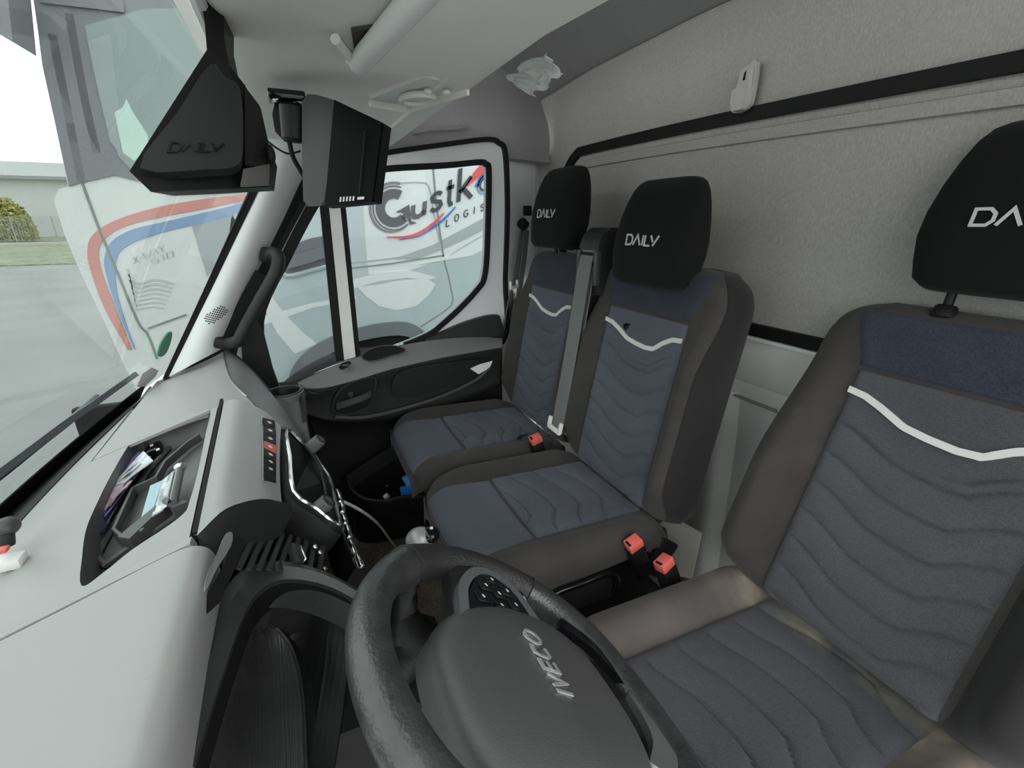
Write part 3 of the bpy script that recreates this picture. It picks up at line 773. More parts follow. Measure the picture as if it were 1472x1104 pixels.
# ------------------------------------------------------------------ steering wheel
WC = V(.306, -.163, -.44); WT = .614
E1 = V(1, 0, 0); E2 = V(0, math.cos(WT), math.sin(WT)); E3 = V(0, -math.sin(WT), math.cos(WT))
def WP(u, v, n=0): return WC+E1*u+E2*v+E3*n
def build_wheel():
    w = thing('steering_wheel', 'black leather steering wheel with black airbag cover lightened for sheen and chrome lettering', 'steering wheel', WC)
    R = .183; k = 16; rings = []
    N = 96
    for i in range(N+1):
        a = 2*math.pi*i/N
        s = abs(math.sin(a)); rr = .0195
        for ca in (math.radians(38), math.radians(142)):
            rr += .0035*math.exp(-((a-ca)/.22)**2)
        flat = 1.0-.10*max(0, -math.sin(a))**6
        ctr = WP(R*math.cos(a), R*math.sin(a)*flat); rad = E1*math.cos(a)+E2*math.sin(a)
        rings.append([ctr+rr*(math.cos(t)*rad*.95+math.sin(t)*E3*1.08) for t in np.linspace(0, 2*math.pi, k, endpoint=False)])
    v, f = loft(rings, cap=False)
    mk('rim', v, f, leather, w)
    # perforated grip sections and stitched joints
    perf = mat('perforated_leather', (.028, .027, .027), .36, bump=(420, .9))
    for a0, a1 in ((-28, 40), (140, 208)):
        rr = []
        for a in np.radians(np.linspace(a0, a1, 24)):
            ctr = WP(R*math.cos(a), R*math.sin(a)); rad = E1*math.cos(a)+E2*math.sin(a)
            r0 = .0203+.0035*math.exp(-((a-math.radians(38))/.22)**2)+.0035*math.exp(-((a-math.radians(142))/.22)**2)
            rr.append([ctr+r0*(math.cos(t)*rad*.95+math.sin(t)*E3*1.08) for t in np.linspace(0, 2*math.pi, k, endpoint=False)])
        gr = mk('grip', *loft(rr), perf, w)
        for a in (a0, a1):
            a = math.radians(a); ctr = WP(R*math.cos(a), R*math.sin(a)); rad = E1*math.cos(a)+E2*math.sin(a)
            r0 = .0207+.0035*math.exp(-((a-math.radians(38))/.22)**2)+.0035*math.exp(-((a-math.radians(142))/.22)**2)
            mk('seam_ring', *tube([ctr+r0*(math.cos(t)*rad*.95+math.sin(t)*E3*1.08) for t in np.linspace(0, 2*math.pi, 25)], .0009, 5), charcoal, gr)
    # side spokes
    for s in (1, -1):
        out = []
        for uu, h0, h1, n0, n1 in ((.06, -.05, .08, -.03, .010), (.10, -.046, .068, -.024, .010), (.135, -.04, .054, -.018, .009), (.165, -.042, .050, -.012, .010), (.185, -.05, .058, -.008, .008)):
            out.append([WP(s*uu, h0, n0), WP(s*uu, h0, n1-.006), WP(s*uu, h0+.01, n1), WP(s*uu, (h0+h1)/2, n1+.002), WP(s*uu, h1-.01, n1), WP(s*uu, h1, n1-.006), WP(s*uu, h1, n0)])
        sp = mk('spoke', *loft(out), perf, w)
        # satin U-shaped frame with the key panel
        U = [(.05, .076), (.09, .064), (.118, .050), (.145, .025), (.155, .0), (.146, -.022), (.123, -.036), (.09, -.040), (.05, -.040)]
        path = [WP(s*u_, v_, .012) for u_, v_ in cr_path(U, 5)]
        rad = []
        mk('satin_frame', *strap(path, E3, .011, .0125), silver, w)
        pan = [WP(s*u_, v_, .010) for u_, v_ in cr_path([(.055, .068), (.088, .057), (.113, .043), (.138, .021), (.147, .0), (.140, -.016), (.120, -.030), (.09, -.034), (.055, -.034)], 3)]
        kp = mk('key_panel', *prism(pan, E3*.007), gloss_black, w)
        for (u_, v_, du, dv) in ((.136, .002, .009, .012), (.120, .019, .012, .012), (.120, -.015, .012, .012), (.110, .003, .010, .010), (.096, .034, .012, .012), (.096, -.016, .012, .012), (.088, .010, .010, .010)):
            mk('key', *rbox(WP(s*u_, v_, .0178), (du*1.4, dv*1.6, .003), (E1, E2, E3), .001, 1), black_p, kp)
            mk('key_mark', *rbox(WP(s*u_, v_, .0196), (.004, .0022, .0006), (E1*.8+E2*.3, E2, E3), 0), white_p, kp)
        mk('lower_key', *rbox(WP(s*.115, -.045, .012), (.04, .014, .008), (E1, E2, E3), .003), black_p, w)
        mk('key_mark', *rbox(WP(s*.118, -.045, .0165), (.008, .003, .0006), (E1, E2, E3), 0), white_p, w)
    # lower spoke: two satin arms round a dark gap
    for s in (1, -1):
        a = [WP(s*.004, -.158, .004), WP(s*.04, -.148, .006), WP(s*.072, -.130, .007), WP(s*.096, -.098, .008)]
        mk('satin_arm', *strap(cr_path(a, 5), E2*.85+E1*.4*s, .026 if s < 0 else .016, .010), silver if s < 0 else gloss_black, w)
    mk('lower_spoke', *loft([[WP(-.06, v_, n0), WP(.06, v_, n0), WP(.05, v_, n1), WP(-.05, v_, n1)] for v_, n0, n1 in ((-.07, -.03, .008), (-.12, -.02, .002), (-.183, -.012, -.002))]), black_p, w)
    # column shroud below the hub
    out = []
    for n_, a_, b_ in ((-.03, .055, .06), (-.06, .06, .07), (-.13, .065, .08), (-.24, .065, .085)):
        out.append([WP(a_*math.cos(t)*(1), b_*math.sin(t)+.0, n_) for t in np.linspace(0, 2*math.pi, 24, endpoint=False)])
    # airbag cover: domed pad
    rows = []
    def edge(t):
        c_, s_ = math.cos(t), math.sin(t)
        a_ = .096 if c_ > 0 else .128; b_ = .112 if s_ > 0 else .106
        p = 2.7
        k_ = (abs(c_/a_)**p+abs(s_/b_)**p)**(-1/p); return V(k_*c_, k_*s_)
    def hubh(u, v):
        du, dv = u+.010, v-.006
        a_ = .096 if du > 0 else .128; b_ = .112 if dv > 0 else .106
        r_ = min(1, ((abs(du)/a_)**2.7+(abs(dv)/b_)**2.7)**(1/2.7))
        rid = .018-.006*u
        k_ = (max(0, v-rid)*.16 if v > rid else max(0, rid-v)*.05)
        return .002+.031*(1-r_**7)**.5-k_*(1-.2*r_)
    for sc in (1.0, .995, .985, .965, .93, .87, .78, .66, .5, .33, .17, .02):
        if sc == 1.0: rows.append([WP(edge(t)[0]-.010, edge(t)[1]+.006, -.03) for t in np.linspace(0, 2*math.pi, 72, endpoint=False)])
        r = []
        for t in np.linspace(0, 2*math.pi, 72, endpoint=False):
            e = edge(t)*sc; r.append(WP(e[0]-.010, e[1]+.006, hubh(e[0]-.010, e[1]+.006)))
        rows.append(r)
    v, f = loft(rows, cap=True)
    hub = mk('airbag_cover', v, f, airbag_m, w, angle=50)
    # recessed lettering panel outline and chrome letters
    letters = [[(0, 0), (0, 1)], [(.35, 1), (.75, 0), (1.15, 1)], [(2.2, 1), (1.5, 1), (1.5, 0), (2.2, 0)], [(1.5, .5), (2.1, .5)],
               [(3.3, .95), (3.0, 1), (2.7, 1), (2.5, .75), (2.5, .25), (2.7, 0), (3.0, 0), (3.3, .05)],
               arc(4.05, .5, .5, .5, 0, 360, 17)]
    L = .074/4.55; hgt = .019
    def fm(a, b, h):
        u_ = -.044+a*L; v_ = .003+b*hgt+0.0
        u_ += b*hgt*.15
        return WP(u_, v_, hubh(u_, v_)+h+.0004)
    g = glyph('chrome_lettering', letters, .19, fm, mat('badge_silver', (.62, .62, .62), .3, .6), hub, .0015)
    pan = [(-.062, -.018), (.07, -.018), (.082, -.034), (.066, -.06), (-.05, -.06)]
    # column shroud as its own part
    return w
WHEEL = build_wheel()
def build_column():
    out = []
    for n_, a_, b_ in ((-.025, .05, .05), (-.04, .064, .07), (-.10, .07, .08), (-.22, .07, .085), (-.30, .06, .08)):
        out.append([WP(a_*math.cos(t), b_*math.sin(t)+.01, n_) for t in np.linspace(0, 2*math.pi, 28, endpoint=False)])
    o = mk('steering_column', *loft(out), mat('column_plastic', (.11, .11, .112), .5, bump=(500, .2)), None)
    tag(o, 'grey plastic steering column shroud below the steering wheel hub', 'steering column')
build_column()

# ------------------------------------------------------------------ seats
def sm(t): t = max(0., min(1., t)); return t*t*(3-2*t)
def wave(u):
    """dip profile across the seat, u in 0..1 from the far side to the near side"""
    return np.interp(u, [0, .10, .20, .34, .46, .60, .70, .80, .90, 1], [0, .10, .36, .80, .93, 1.0, .92, .42, .08, 0])
class Pad:
    def __init__(s, F, S, w0, T, hi, hb, Rc=.08, Rb=.03, r=.04, re=.04, rb=.03, taper=None):
        s.wedge = 0; s.dark_near = False
        s.F, s.S, s.w0, s.T, s.hi, s.hb, s.Rc, s.Rb, s.r, s.re, s.rb, s.taper = F, S, w0, T, hi, hb, Rc, Rb, r, re, rb, taper
    def w(p, s):
        W = p.w0*(p.taper(s) if p.taper else 1)
        if s > p.S-p.Rc: W -= p.Rc*(1-math.sqrt(max(0, 1-((s-p.S+p.Rc)/p.Rc)**2)))
        if s < p.Rb: W -= p.Rb*(1-math.sqrt(max(0, 1-((p.Rb-s)/p.Rb)**2)))
        return W
    def end(p, s):
        e = 0
        if s > p.S-p.re: e += p.re*(1-math.sqrt(max(0, 1-((s-p.S+p.re)/p.re)**2)))
        if s < p.rb: e += p.rb*(1-math.sqrt(max(0, 1-((p.rb-s)/p.rb)**2)))
        return e
    def edge(p, x, s):
        a = abs(x)-(p.w(s)-p.r)
        return p.r*(1-math.sqrt(max(0, 1-min(1, a/p.r)**2))) if a > 0 else 0
    def front(p, x, s):
        b = p.hb(s)*sm((abs(x)-p.hi)/.055)
        return b-p.edge(x, s)-p.end(s)-.006*(1-min(1, abs(x)/p.hi)**2)
    def build(p, name, m, parent):
        ss = sorted(set([0, .003, .008, .015, .025]+list(np.linspace(.035, p.S-p.re-.005, 26))+[p.S-p.re*(1-math.sin(t)) for t in np.linspace(0, math.pi/2, 9)]))
        rings = []
        for s in ss:
            W = p.w(s); r = []
            for t in np.linspace(-math.pi/2, math.pi/2, 43):
                x = W*math.sin(t); r.append(p.F(x, s, p.front(x, s)))
            for t in np.linspace(math.pi/2, -math.pi/2, 15)[1:-1]:
                x = W*math.sin(t); r.append(p.F(x, s, -p.T+min(p.edge(x, s), p.T*.45)+min(p.end(s), p.T*.45)+p.wedge*(1-min(1, s/p.S))))
            rings.append(r)
        o = mk(name, *loft(rings), m, parent, angle=60)
        if name == 'backrest':
            if p.dark_near:        # bolster faces on the door side take the darker side material
                o.data.materials.append(fab_side); xc = p.F(0, 0, 0)[0]-WL[o.name][0]
                for q in o.data.polygons:
                    if q.center.x < xc-.139: q.material_index = 1
                return o
            for sel, sg in ((range(37, 50), 1), (list(range(50, 56))+list(range(0, 6)), -1)):
                rr = []
                for s, r in zip(ss, rings):
                    mid = p.F(0, s, -p.T*.4); rr.append([mid+(r[i % len(r)]-mid)*1.008+V(.0015*sg, 0, 0) for i in sel])
                v, f = loft(rr, cap=False, closed=False)
                mk('side_panel', v, f, fab_side, o, angle=60)
        return o
    def patch(p, name, s0, s1, xl, xr, m, parent, off=.003, groove=None, ns=60, nx=31):
        rows = []
        for i, s in enumerate(np.linspace(0, 1, ns)):
            r = []
            for j, t in enumerate(np.linspace(0, 1, nx)):
                a = s0(t) if callable(s0) else s0; b = s1(t) if callable(s1) else s1
                q = a+(b-a)*s; l = xl(q) if callable(xl) else xl; rr = xr(q) if callable(xr) else xr
                x = l+(rr-l)*t
                n = p.front(x, q)+off+(groove(x, q, t)*sm(min(t, 1-t)/.07)+.0008 if groove else 0)
                if i in (0, ns-1) or j in (0, nx-1): n = p.front(x, q)-.003
                r.append(p.F(x, q, n))
            rows.append(r)
        G = np.array(rows); R, C = G.shape[:2]
        f = [(i*C+j, i*C+j+1, i*C+C+j+1, i*C+C+j) for i in range(R-1) for j in range(C-1)]
        return mk(name, G.reshape(-1, 3), f, m, parent, angle=80)
    def band(p, name, sfun, xl, xr, wd, m, parent, off=.006, th=.003, n=41):
        rings = []
        for t in np.linspace(0, 1, n):
            x = xl+(xr-xl)*t; s = sfun(t)
            ds = (sfun(min(1, t+.02))-sfun(max(0, t-.02)))/((min(1, t+.02)-max(0, t-.02))*abs(xr-xl)); k = math.sqrt(1+ds*ds)
            a, b = s+wd*k/2, s-wd*k/2
            rings.append([p.F(x, a, p.front(x, a)+off-th), p.F(x, a, p.front(x, a)+off), p.F(x, b, p.front(x, b)+off), p.F(x, b, p.front(x, b)+off-th)])
        return mk(name, *loft(rings), m, parent)

def headrest(parent, cx, base, R, textw, texth, name='headrest', post=.05, wide=1.0, pn=-.055):
    """base = point (y,z) of the lower front edge centre; R recline"""
    sv = V(0, -math.sin(R), math.cos(R)); nv = V(0, math.cos(R), math.sin(R)); O = V(cx, base[0], base[1])
    def F(x, s, n): return O+V(1, 0, 0)*x+sv*s+nv*n
    Hh = .235; rings = []
    prof = [(0, .092, -.062, -.012), (.004, .100, -.074, -.005), (.014, .112, -.078, .001), (.04, .120, -.088, .002), (.075, .127, -.092, .003), (.11, .126, -.093, .002), (.15, .119, -.092, -.002), (.185, .110, -.090, -.009), (.21, .101, -.086, -.017), (.226, .091, -.081, -.027), (.233, .080, -.075, -.036), (.235, .064, -.068, -.044)]
    def at(s):
        P = np.array(prof); return [np.interp(s, P[:, 0], P[:, i]) for i in (1, 2, 3)]
    def frontn(x, s):
        w_, nb, nf = at(s); w_ *= wide; t = min(1, abs(x)/w_); mid = (nf+nb)/2; hgt = (nf-nb)/2
        return mid+hgt*(1-t**3.6)**(1/3.0)
    for s, w_, nb, nf in prof:
        w_ *= wide; mid = (nf+nb)/2; hgt = (nf-nb)/2; r = []
        for t in np.linspace(0, 2*math.pi, 56, endpoint=False):
            c_, s_ = math.cos(t), math.sin(t)
            k = (abs(c_)**4+abs(s_)**4)**(-1/4); r.append(F(w_*k*c_, s, mid+hgt*k*s_))
        rings.append(r)
    h = mk(name, *loft(rings), fab_black, parent, angle=60)
    w5 = 4.85
    def fm(a, b, hh):
        x = textw/2-a*textw/w5; s = .088+b*texth+.0
        return F(x, s, frontn(x, s)+hh+.0006)
    glyph('headrest_lettering', DAILY, .19, fm, thread, h, .001)
    for sx in (-.068, .068):
        mk('post', *cyl(F(sx, -post, pn), F(sx, .012, pn), .0065, k=14), black_p, h)
        if pn == -.055: mk('post_collar', *cyl(F(sx, -min(post, .05)-.008, pn), F(sx, -min(post, .05)+.012, pn), .018, .014, 18, .003), black_p, h)
    return F, h

def frame(O, sv, nv):
    O = np.array(O, float); sv = np.array(sv, float); nv = np.array(nv, float)
    return lambda x, s, n: O+V(1, 0, 0)*x+sv*s+nv*n

def seat_unit(parent, cx, yb, zb, R, S, cush, hb_back, hb_c, w_b, w_c, mb, mi, head, textw=.108, head_post=.06, brown=None, driver=False):
    sv = V(0, -math.sin(R), math.cos(R)); nv = V(0, math.cos(R), math.sin(R))
    Fb = frame((cx, yb, zb), sv, nv)
    back = Pad(Fb, S, w_b, .105, .135, hb_back, Rc=.085, Rb=.05, r=.05, re=.038, rb=.04)
    back.dark_near = driver
    B = back.build('backrest', mb, parent)
    hl = lambda s: .141 if not driver else .137
    sx = 1 if True else -1
    stripe_s = S-.158; A = .042
    top_seam = S-.118
    # waves: x runs from far (+) to near (-)
    def gw(base, n, pitch, A):
        def g(x, s, t):
            u = t; v = 0
            d = A*wave(u); val = s+d
            k = (base-val)/pitch
            if k < -.3 or k > n: return 0
            fr = k-math.floor(k)
            q = min(fr, 1-fr)*pitch
            return .0040*math.sin(math.pi*fr)**.6-.0050*math.exp(-(q/.0024)**2)+.002
        return g
    L = lambda s: hl(s); Rr = lambda s: -hl(s)
    back.patch('back_insert', .012, top_seam-.004, L, Rr, mi, B, .004, gw(stripe_s-.056, 6.6, .054, A), ns=200, nx=41)
    back.patch('upper_panel', top_seam, S-(.022 if driver else .012), lambda s: .143+.030*sm((s-top_seam)/.09), lambda s: -.143-.030*sm((s-top_seam)/.09), fab_navy, B, .004, ns=24)
    back.band('pale_stripe', lambda t: stripe_s-A*wave(t)*.95+.0, hl(0)-.003, -hl(0)+.003, .0105, stripe_m, B, .009, .004)
    # cushion
    yr, zr, Lc, tilt = cush
    cv = V(0, math.cos(tilt), math.sin(tilt)); cn = V(0, -math.sin(tilt), math.cos(tilt))
    Fc = frame((cx, yr, zr), cv, cn)
    cu = Pad(Fc, Lc, w_c, .15 if driver else .105, .128, hb_c, Rc=.07, Rb=.02, r=.045, re=.07, rb=.02)
    cu.wedge = 0 if driver else .05
    Cn = cu.build('cushion', brown or mb, parent)
    hc = lambda s: .134
    fs = Lc-.175
    def gc(x, s, t):
        d = .040*wave(t); val = s+d-.012
        k = (val-.035)/.066
        if k < 0 or val > fs+.012: return .001
        fr = k-math.floor(k); q = min(fr, 1-fr)*.066
        return .0045*math.sin(math.pi*fr)**.6-.005*math.exp(-(q/.0026)**2)+.002
    cu.patch('cushion_insert', .02, fs, hc, lambda s: -.134, fab_insert3 if driver else mi, Cn, .004, gc, ns=180, nx=41)
    cu.patch('front_panel', fs+.004, Lc-.004, lambda s: .134+.02*(s-fs)/.175, lambda s: -.134-.02*(s-fs)/.175, mi if not driver else fab_insert2, Cn, .003, ns=30)
    (hy, hz) = head
    Fh, h = headrest(parent, cx, (hy, hz), R*.6, textw, .0215, post=head_post, pn=-.055 if driver else (-.088 if hz > -.1 else -.092))
    return back, cu, Cn, B, Fb, Fc

bench = thing('passenger_bench', 'double passenger bench seat in dark grey and navy fabric with two black headrests', 'seat', (1.11, -.5, -1.1))
Rb_ = .186
hbk = lambda s: .038*sm((s-.02)/.08)*(1-sm((s-.34)/.16))
hbc = lambda s: .022*sm(s/.08)*(1-sm((s-.34)/.12))
for cx, hz, hp in ((1.335, -.078, .07), (.880, -.140, .05)):
    seat_unit(bench, cx, -.664, -.655, Rb_, .575, (-.695, -.655, .472, .03), hbk, hbc, .226, .226, fab_bolster, fab_insert, (-.708, hz), head_post=hp)
# bench base, side panel and its tubular handle
mk('bench_base', *loft([[(x, y, z) for x, y in ((.70, -.68), (1.54, -.68), (1.54, y1), (.70, y1))] for z, y1 in ((-.75, -.27), (-.90, -.36), (-1.145, -.43))]), rubber, bench)
hpts = [(.655, -.375, -.765), (.648, -.377, -.725), (.648, -.39, -.706), (.648, -.45, -.704), (.648, -.515, -.703), (.648, -.54, -.725), (.655, -.542, -.77)]
mk('fold_handle', *tube(cr_path(hpts, 5), .0075, 10), gloss_black, bench)
mk('handle_plate', *rbox((.664, -.465, -.75), (.008, .15, .07), bev=.003), charcoal, bench)
mk('hinge_bracket', *rbox((.66, -.665, -.72), (.012, .06, .09), (V(1, 0, 0), V(0, .8, .6), V(0, -.6, .8)), .004), rubber, bench)
# belt guide between the two backrests
gb = mk('belt_guide', *loft([[(1.108+dx, y, z) for dx, y in ((-.045, yb), (.045, yb), (.045, yf), (-.045, yf))] for z, yb, yf in ((-.19, -.80, -.733), (-.10, -.815, -.728), (-.06, -.825, -.728), (-.035, -.828, -.738), (-.018, -.82, -.765))]), charcoal, bench)
mk('guide_slot', *rbox((1.108, -.729, -.088), (.062, .012, .016), bev=.002), rubber, gb)
for s in (-1, 1):
    mk('guide_cheek', *rbox((1.108+s*.042, -.728, -.12), (.012, .018, .09), bev=.004), dash_mid, gb)
mk('pull_loop', *strap(cr_path([(.90, -.715, -.235), (.895, -.703, -.237), (.885, -.70, -.243)], 4), (1, 0, .2), .012, .002), rubber, bench)
mk('pull_loop', *strap(cr_path([(1.20, -.60, -.632), (1.185, -.57, -.628), (1.17, -.55, -.628)], 4), (0, 1, 0), .010, .002), rubber, bench)

driver = thing('driver_seat', 'driver seat in dark grey and navy fabric with worn dusty cushion edge', 'seat', (.31, -.55, -1.1))
hbd = lambda s: .062*sm((s-.0)/.08)*(1-sm((s-.22)/.28))
hbdc = lambda s: .030*sm(s/.10)*(1-sm((s-.40)/.10))
dback, dcu, dCn, dB, dFb, dFc = seat_unit(driver, .308, -.700, -.655, .318, .565, (-.80, -.675, .60, .02), hbd, hbdc, .232, .232, fab_bolster, fab_insert2, (-.845, -.093), textw=.110, head_post=.03, brown=fab_brown, driver=True)
mk('seat_base', *loft([[(x, y, z) for x, y in ((.11, -.74), (.51, -.74), (.51, y1), (.11, y1))] for z, y1 in ((-.80, -.30), (-1.145, -.34))]), black_soft, driver)
sv_ = mk('side_valance', *rbox((.045, -.60, -.78), (.02, .34, .10), bev=.008), plast_grey, driver)

# ------------------------------------------------------------------ passenger door
def sub(poly, k=6):
    out = []
    for i in range(len(poly)):
        a = np.array(poly[i], float); b = np.array(poly[(i+1) % len(poly)], float)
        out += [a+(b-a)*t/k for t in range(k)]
    return out
def build_door():
    d = struct_empty('door_1', (1.64, -.3, -1.1))
    XF = 1.625
    outer = [(352, 566), (340, 490), (388, 385), (440, 285), (470, 238), (544, 222), (640, 208), (698, 201), (716, 206), (725, 222), (728, 300), (725, 400), (722, 490), (650, 505), (560, 525), (470, 548)]
    inner = [(398, 556), (372, 462), (412, 368), (452, 292), (478, 258), (546, 244), (640, 238), (688, 233.5), (698, 236.5), (702, 246), (701, 320), (697, 392), (684, 418), (640, 462), (600, 488), (480, 530)]
    O = [AX(*p, XF) for p in cr_path(outer, 5, True)]; I = [AX(*p, XF) for p in cr_path(inner, 5, True)]
    mk('door_frame', *ringprism(O, I, (.045, 0, 0)), door_paint, d)
    mk('window_seal', *strap([p+V(-.004, 0, 0) for p in I[22:72]], (1, 0, 0), .012, .018), rubber, d)
    mk('window_seal', *strap([p+V(-.002, 0, 0) for p in I[2:24]], (1, 0, 0), .012, .03), rubber, d)
    mk('door_seal', *strap([p+V(-.006, 0, 0) for p in O[4:62]], (1, 0, 0), .022, .014), rubber, d)
    mk('window_pane', *prism([AX(*p, XF+.02) for p in cr_path(inner, 3, True)], (.004, 0, 0)), glass_s, d)
    # quarter-light division bar
    for (t0, t1, b0, b1, m, x) in (((459, 288), (473, 287), (483, 520), (496, 517), rubber, 1.612), ((472, 287), (488, 286), (495, 518), (511, 513), lgrey, 1.606), ((487, 286), (496, 285), (509, 514), (518, 511), rubber, 1.612)):
        mk('division_bar', *prism([AX(*p, x) for p in (t0, t1, b1, b0)], (.02, 0, 0)), m, d)
    tri = [(345, 470), (352, 462), (366, 452), (378, 476), (392, 530), (402, 558), (380, 562), (350, 540)]
    mk('sail_cover', *prism([AX(*p, 1.60) for p in tri], (.02, 0, 0)), black_soft, d)
    # trim panel: ledge, swelling armrest, undercut and lower skin
    cols = [[(392, 557), (440, 541), (490, 522), (545, 503), (615, 488), (668, 478), (722, 470)],
            [(405, 563), (448, 552), (500, 535), (558, 518), (630, 504), (680, 495), (722, 489)],
            [(415, 570), (455, 562), (508, 549), (566, 531), (640, 514), (684, 506), (722, 500)],
            [(425, 580), (458, 578), (510, 568), (575, 552), (645, 534), (688, 524), (722, 516)],
            [(435, 590), (470, 597), (525, 592), (590, 578), (652, 561), (690, 549), (722, 538)],
            [(440, 596), (478, 606), (535, 605), (604, 593), (660, 576), (694, 563), (722, 551)],
            [(446, 604), (484, 616), (540, 615), (608, 604), (664, 588), (696, 576), (722, 563)],
            [(455, 640), (492, 650), (548, 650), (615, 640), (670, 622), (700, 610), (722, 600)]]
    xs = [1.625, 1.585, 1.565, 1.57, 1.565, 1.562, 1.60, 1.62]
    G = [[AX(*p, x) for p in r] for r, x in zip(cols, xs)]
    G.append([V(1.63, p[1], -1.12) for p in G[-1]])
    mk('trim_panel', *sheet(G, .012, (0, -.3, -.2), 4), black_soft, d)
    led = [[AX(*p, x) for p in r] for r, x in (([(432, 546), (480, 527), (520, 513)], 1.60), ([(440, 551), (490, 536), (535, 522)], 1.575), ([(452, 560), (506, 547), (552, 533)], 1.555))]
    led2 = [[AX(*p, x) for p in r] for r, x in (([(428, 550), (446, 541), (490, 522), (560, 500), (640, 487), (722, 484)], 1.60), ([(430, 553), (455, 549), (500, 536), (562, 517), (640, 502), (722, 491)], 1.572), ([(433, 556), (462, 558), (506, 548), (566, 530), (642, 513), (722, 499)], 1.555))]
    mk('armrest_top', *sheet(led2, .006, (0, -.3, 1), 5), mat('armrest_plastic', (.17, .17, .165), .5, bump=(700, .1)), d)
    slot = [(520, 514), (528, 504), (545, 498), (568, 497), (582, 502), (578, 507), (560, 512), (535, 519)]
    mk('ledge_slot', *prism([AX(*p, 1.568) for p in cr_path(slot, 3, True)], (.003, 0, .001)), rubber, d)
    mk('slot_rim', *tube([AX(*p, 1.566) for p in cr_path(slot, 4, True)], .002, 6), dash_mid, d)
    sw = mk('window_switch', *prism([AX(*p, 1.565) for p in ((487, 528), (492, 522), (502, 519), (505, 522), (500, 528), (490, 532))], (.004, 0, 0)), rubber, d)
    mk('switch_rocker', *rbox(AX(497, 525, 1.56), (.01, .022, .008), bev=.003), dash_mid, sw)
    # corner cover behind the window
    mk('corner_cover', *prism([AX(*p, 1.60) for p in cr_path([(610, 492), (640, 476), (668, 464), (694, 456), (713, 453), (720, 458), (722, 492), (670, 495)], 3, True)], (.02, 0, 0)), charcoal, d)
    # handle bowl with the lever
    bowl = [(478, 588), (484, 568), (500, 553), (528, 543), (540, 545), (538, 562), (530, 583), (512, 593), (492, 596)]
    B0 = [AX(*p, 1.553) for p in cr_path(bowl, 4, True)]
    mk('handle_bowl', *prism(B0, (.004, 0, 0)), rubber, d)
    mk('bowl_rim', *tube(B0+[B0[0]], .0035, 6), charcoal, d)
    hb = mk('door_handle', *loft([[AX(px, py, x)+V(0, 0, dz) for dz in (-.010, .010)]+[AX(px, py, x)+V(.012, 0, dz) for dz in (.010, -.010)] for px, py, x in ((484, 585, 1.54), (500, 580, 1.525), (520, 573, 1.525), (534, 566, 1.54))]), dash_mid, d)
    mk('handle_lock', *cyl(AX(504, 567, 1.545), AX(504, 567, 1.552), .012, bev=.003), black_p, d)
    # dark insert with bright lower lip
    ins = [(563, 560), (566, 545), (578, 533), (610, 525), (650, 520), (690, 516), (700, 520), (686, 533), (660, 548), (620, 562), (585, 571), (570, 571)]
    mk('armrest_insert', *prism([AX(*p, 1.552) for p in cr_path(ins, 4, True)], (.004, 0, 0)), black_p, d)
    lip = [(482, 599), (520, 600), (560, 592), (610, 578), (650, 563), (685, 545), (704, 528)]
    mk('armrest_lip', *strap([AX(*p, 1.548) for p in cr_path(lip, 5)], (.3, 0, 1), .010, .008), charcoal, d)
    pull = [AX(*p, 1.545) for p in ((676, 530), (690, 524), (708, 519), (704, 529), (688, 538))]
    mk('pull_cup', *prism(pull, (.004, 0, 0)), plast_grey, d)
    fine = [AX(*p, 1.556) for p in cr_path([(432, 552), (440, 560), (450, 565), (458, 566)], 4)]
    mk('panel_line', *tube(fine, .0012, 5), dash_mid, d)
    # lower map pocket
    lipp = cr_path([AX(503, 692, 1.55), AX(530, 673, 1.565), AX(560, 655, 1.575), AX(600, 632, 1.58), AX(640, 612, 1.585)], 4)
    mk('pocket_shoulder', *strap(lipp, (0, -.3, 1), .05, .012), charcoal, d)
    front = cr_path([AX(500, 690, 1.555), AX(508, 706, 1.50), AX(526, 717, 1.47), AX(552, 720, 1.455), AX(582, 714, 1.45), (1.44, -.42, -.94), (1.44, -.62, -.92)], 4)
    G = [[p, p+V(-.006, 0, -.006), p+V(.0, 0, -.05), p+V(.035, .0, -.16), (p[0]+.07, p[1], -1.13)] for p in front]
    mk('pocket_front', *sheet(G, .012, (0, -.3, -.5)), black_soft, d)
    mk('pocket_rim', *tube(front, .006, 8), charcoal, d)
    fl = [V(p[0], p[1], -.99) for p in front]+[V(1.62, -.62, -.99), V(1.62, -.05, -.99)]
    mk('pocket_floor', *prism(fl, (0, 0, -.01)), rubber, d)
build_door()
# things in the door pocket
t = thing('folded_packet', 'bright blue folded packet in the passenger door pocket', 'packet', AX(585, 700, 1.50))
for q, a, b in (((578, 688), (572, 683), (592, 702)), ((583, 702), (592, 700), (572, 708))):
    pass
mk('packet_fold', *strap(cr_path([AX(584, 683, 1.52), AX(589, 692, 1.51), AX(594, 699, 1.50)], 4), (.3, 1, .2), .035, .012), blue_p, t)
mk('packet_fold', *strap(cr_path([AX(595, 698, 1.50), AX(588, 704, 1.50), AX(576, 707, 1.505)], 4), (.2, .3, 1), .032, .014), blue_p, t)
t = thing('small_bottle', 'small dark bottle with white cap standing in the passenger door pocket', 'bottle', AX(558, 715, 1.52))
mk('bottle_body', *cyl(AX(556, 712, 1.51)+V(0, 0, -.05), AX(557, 696, 1.51), .012, .010, bev=.003), gloss_black, t)
mk('bottle_cap', *cyl(AX(553, 716, 1.49), AX(558, 711, 1.49), .010, bev=.002), white_p, t)

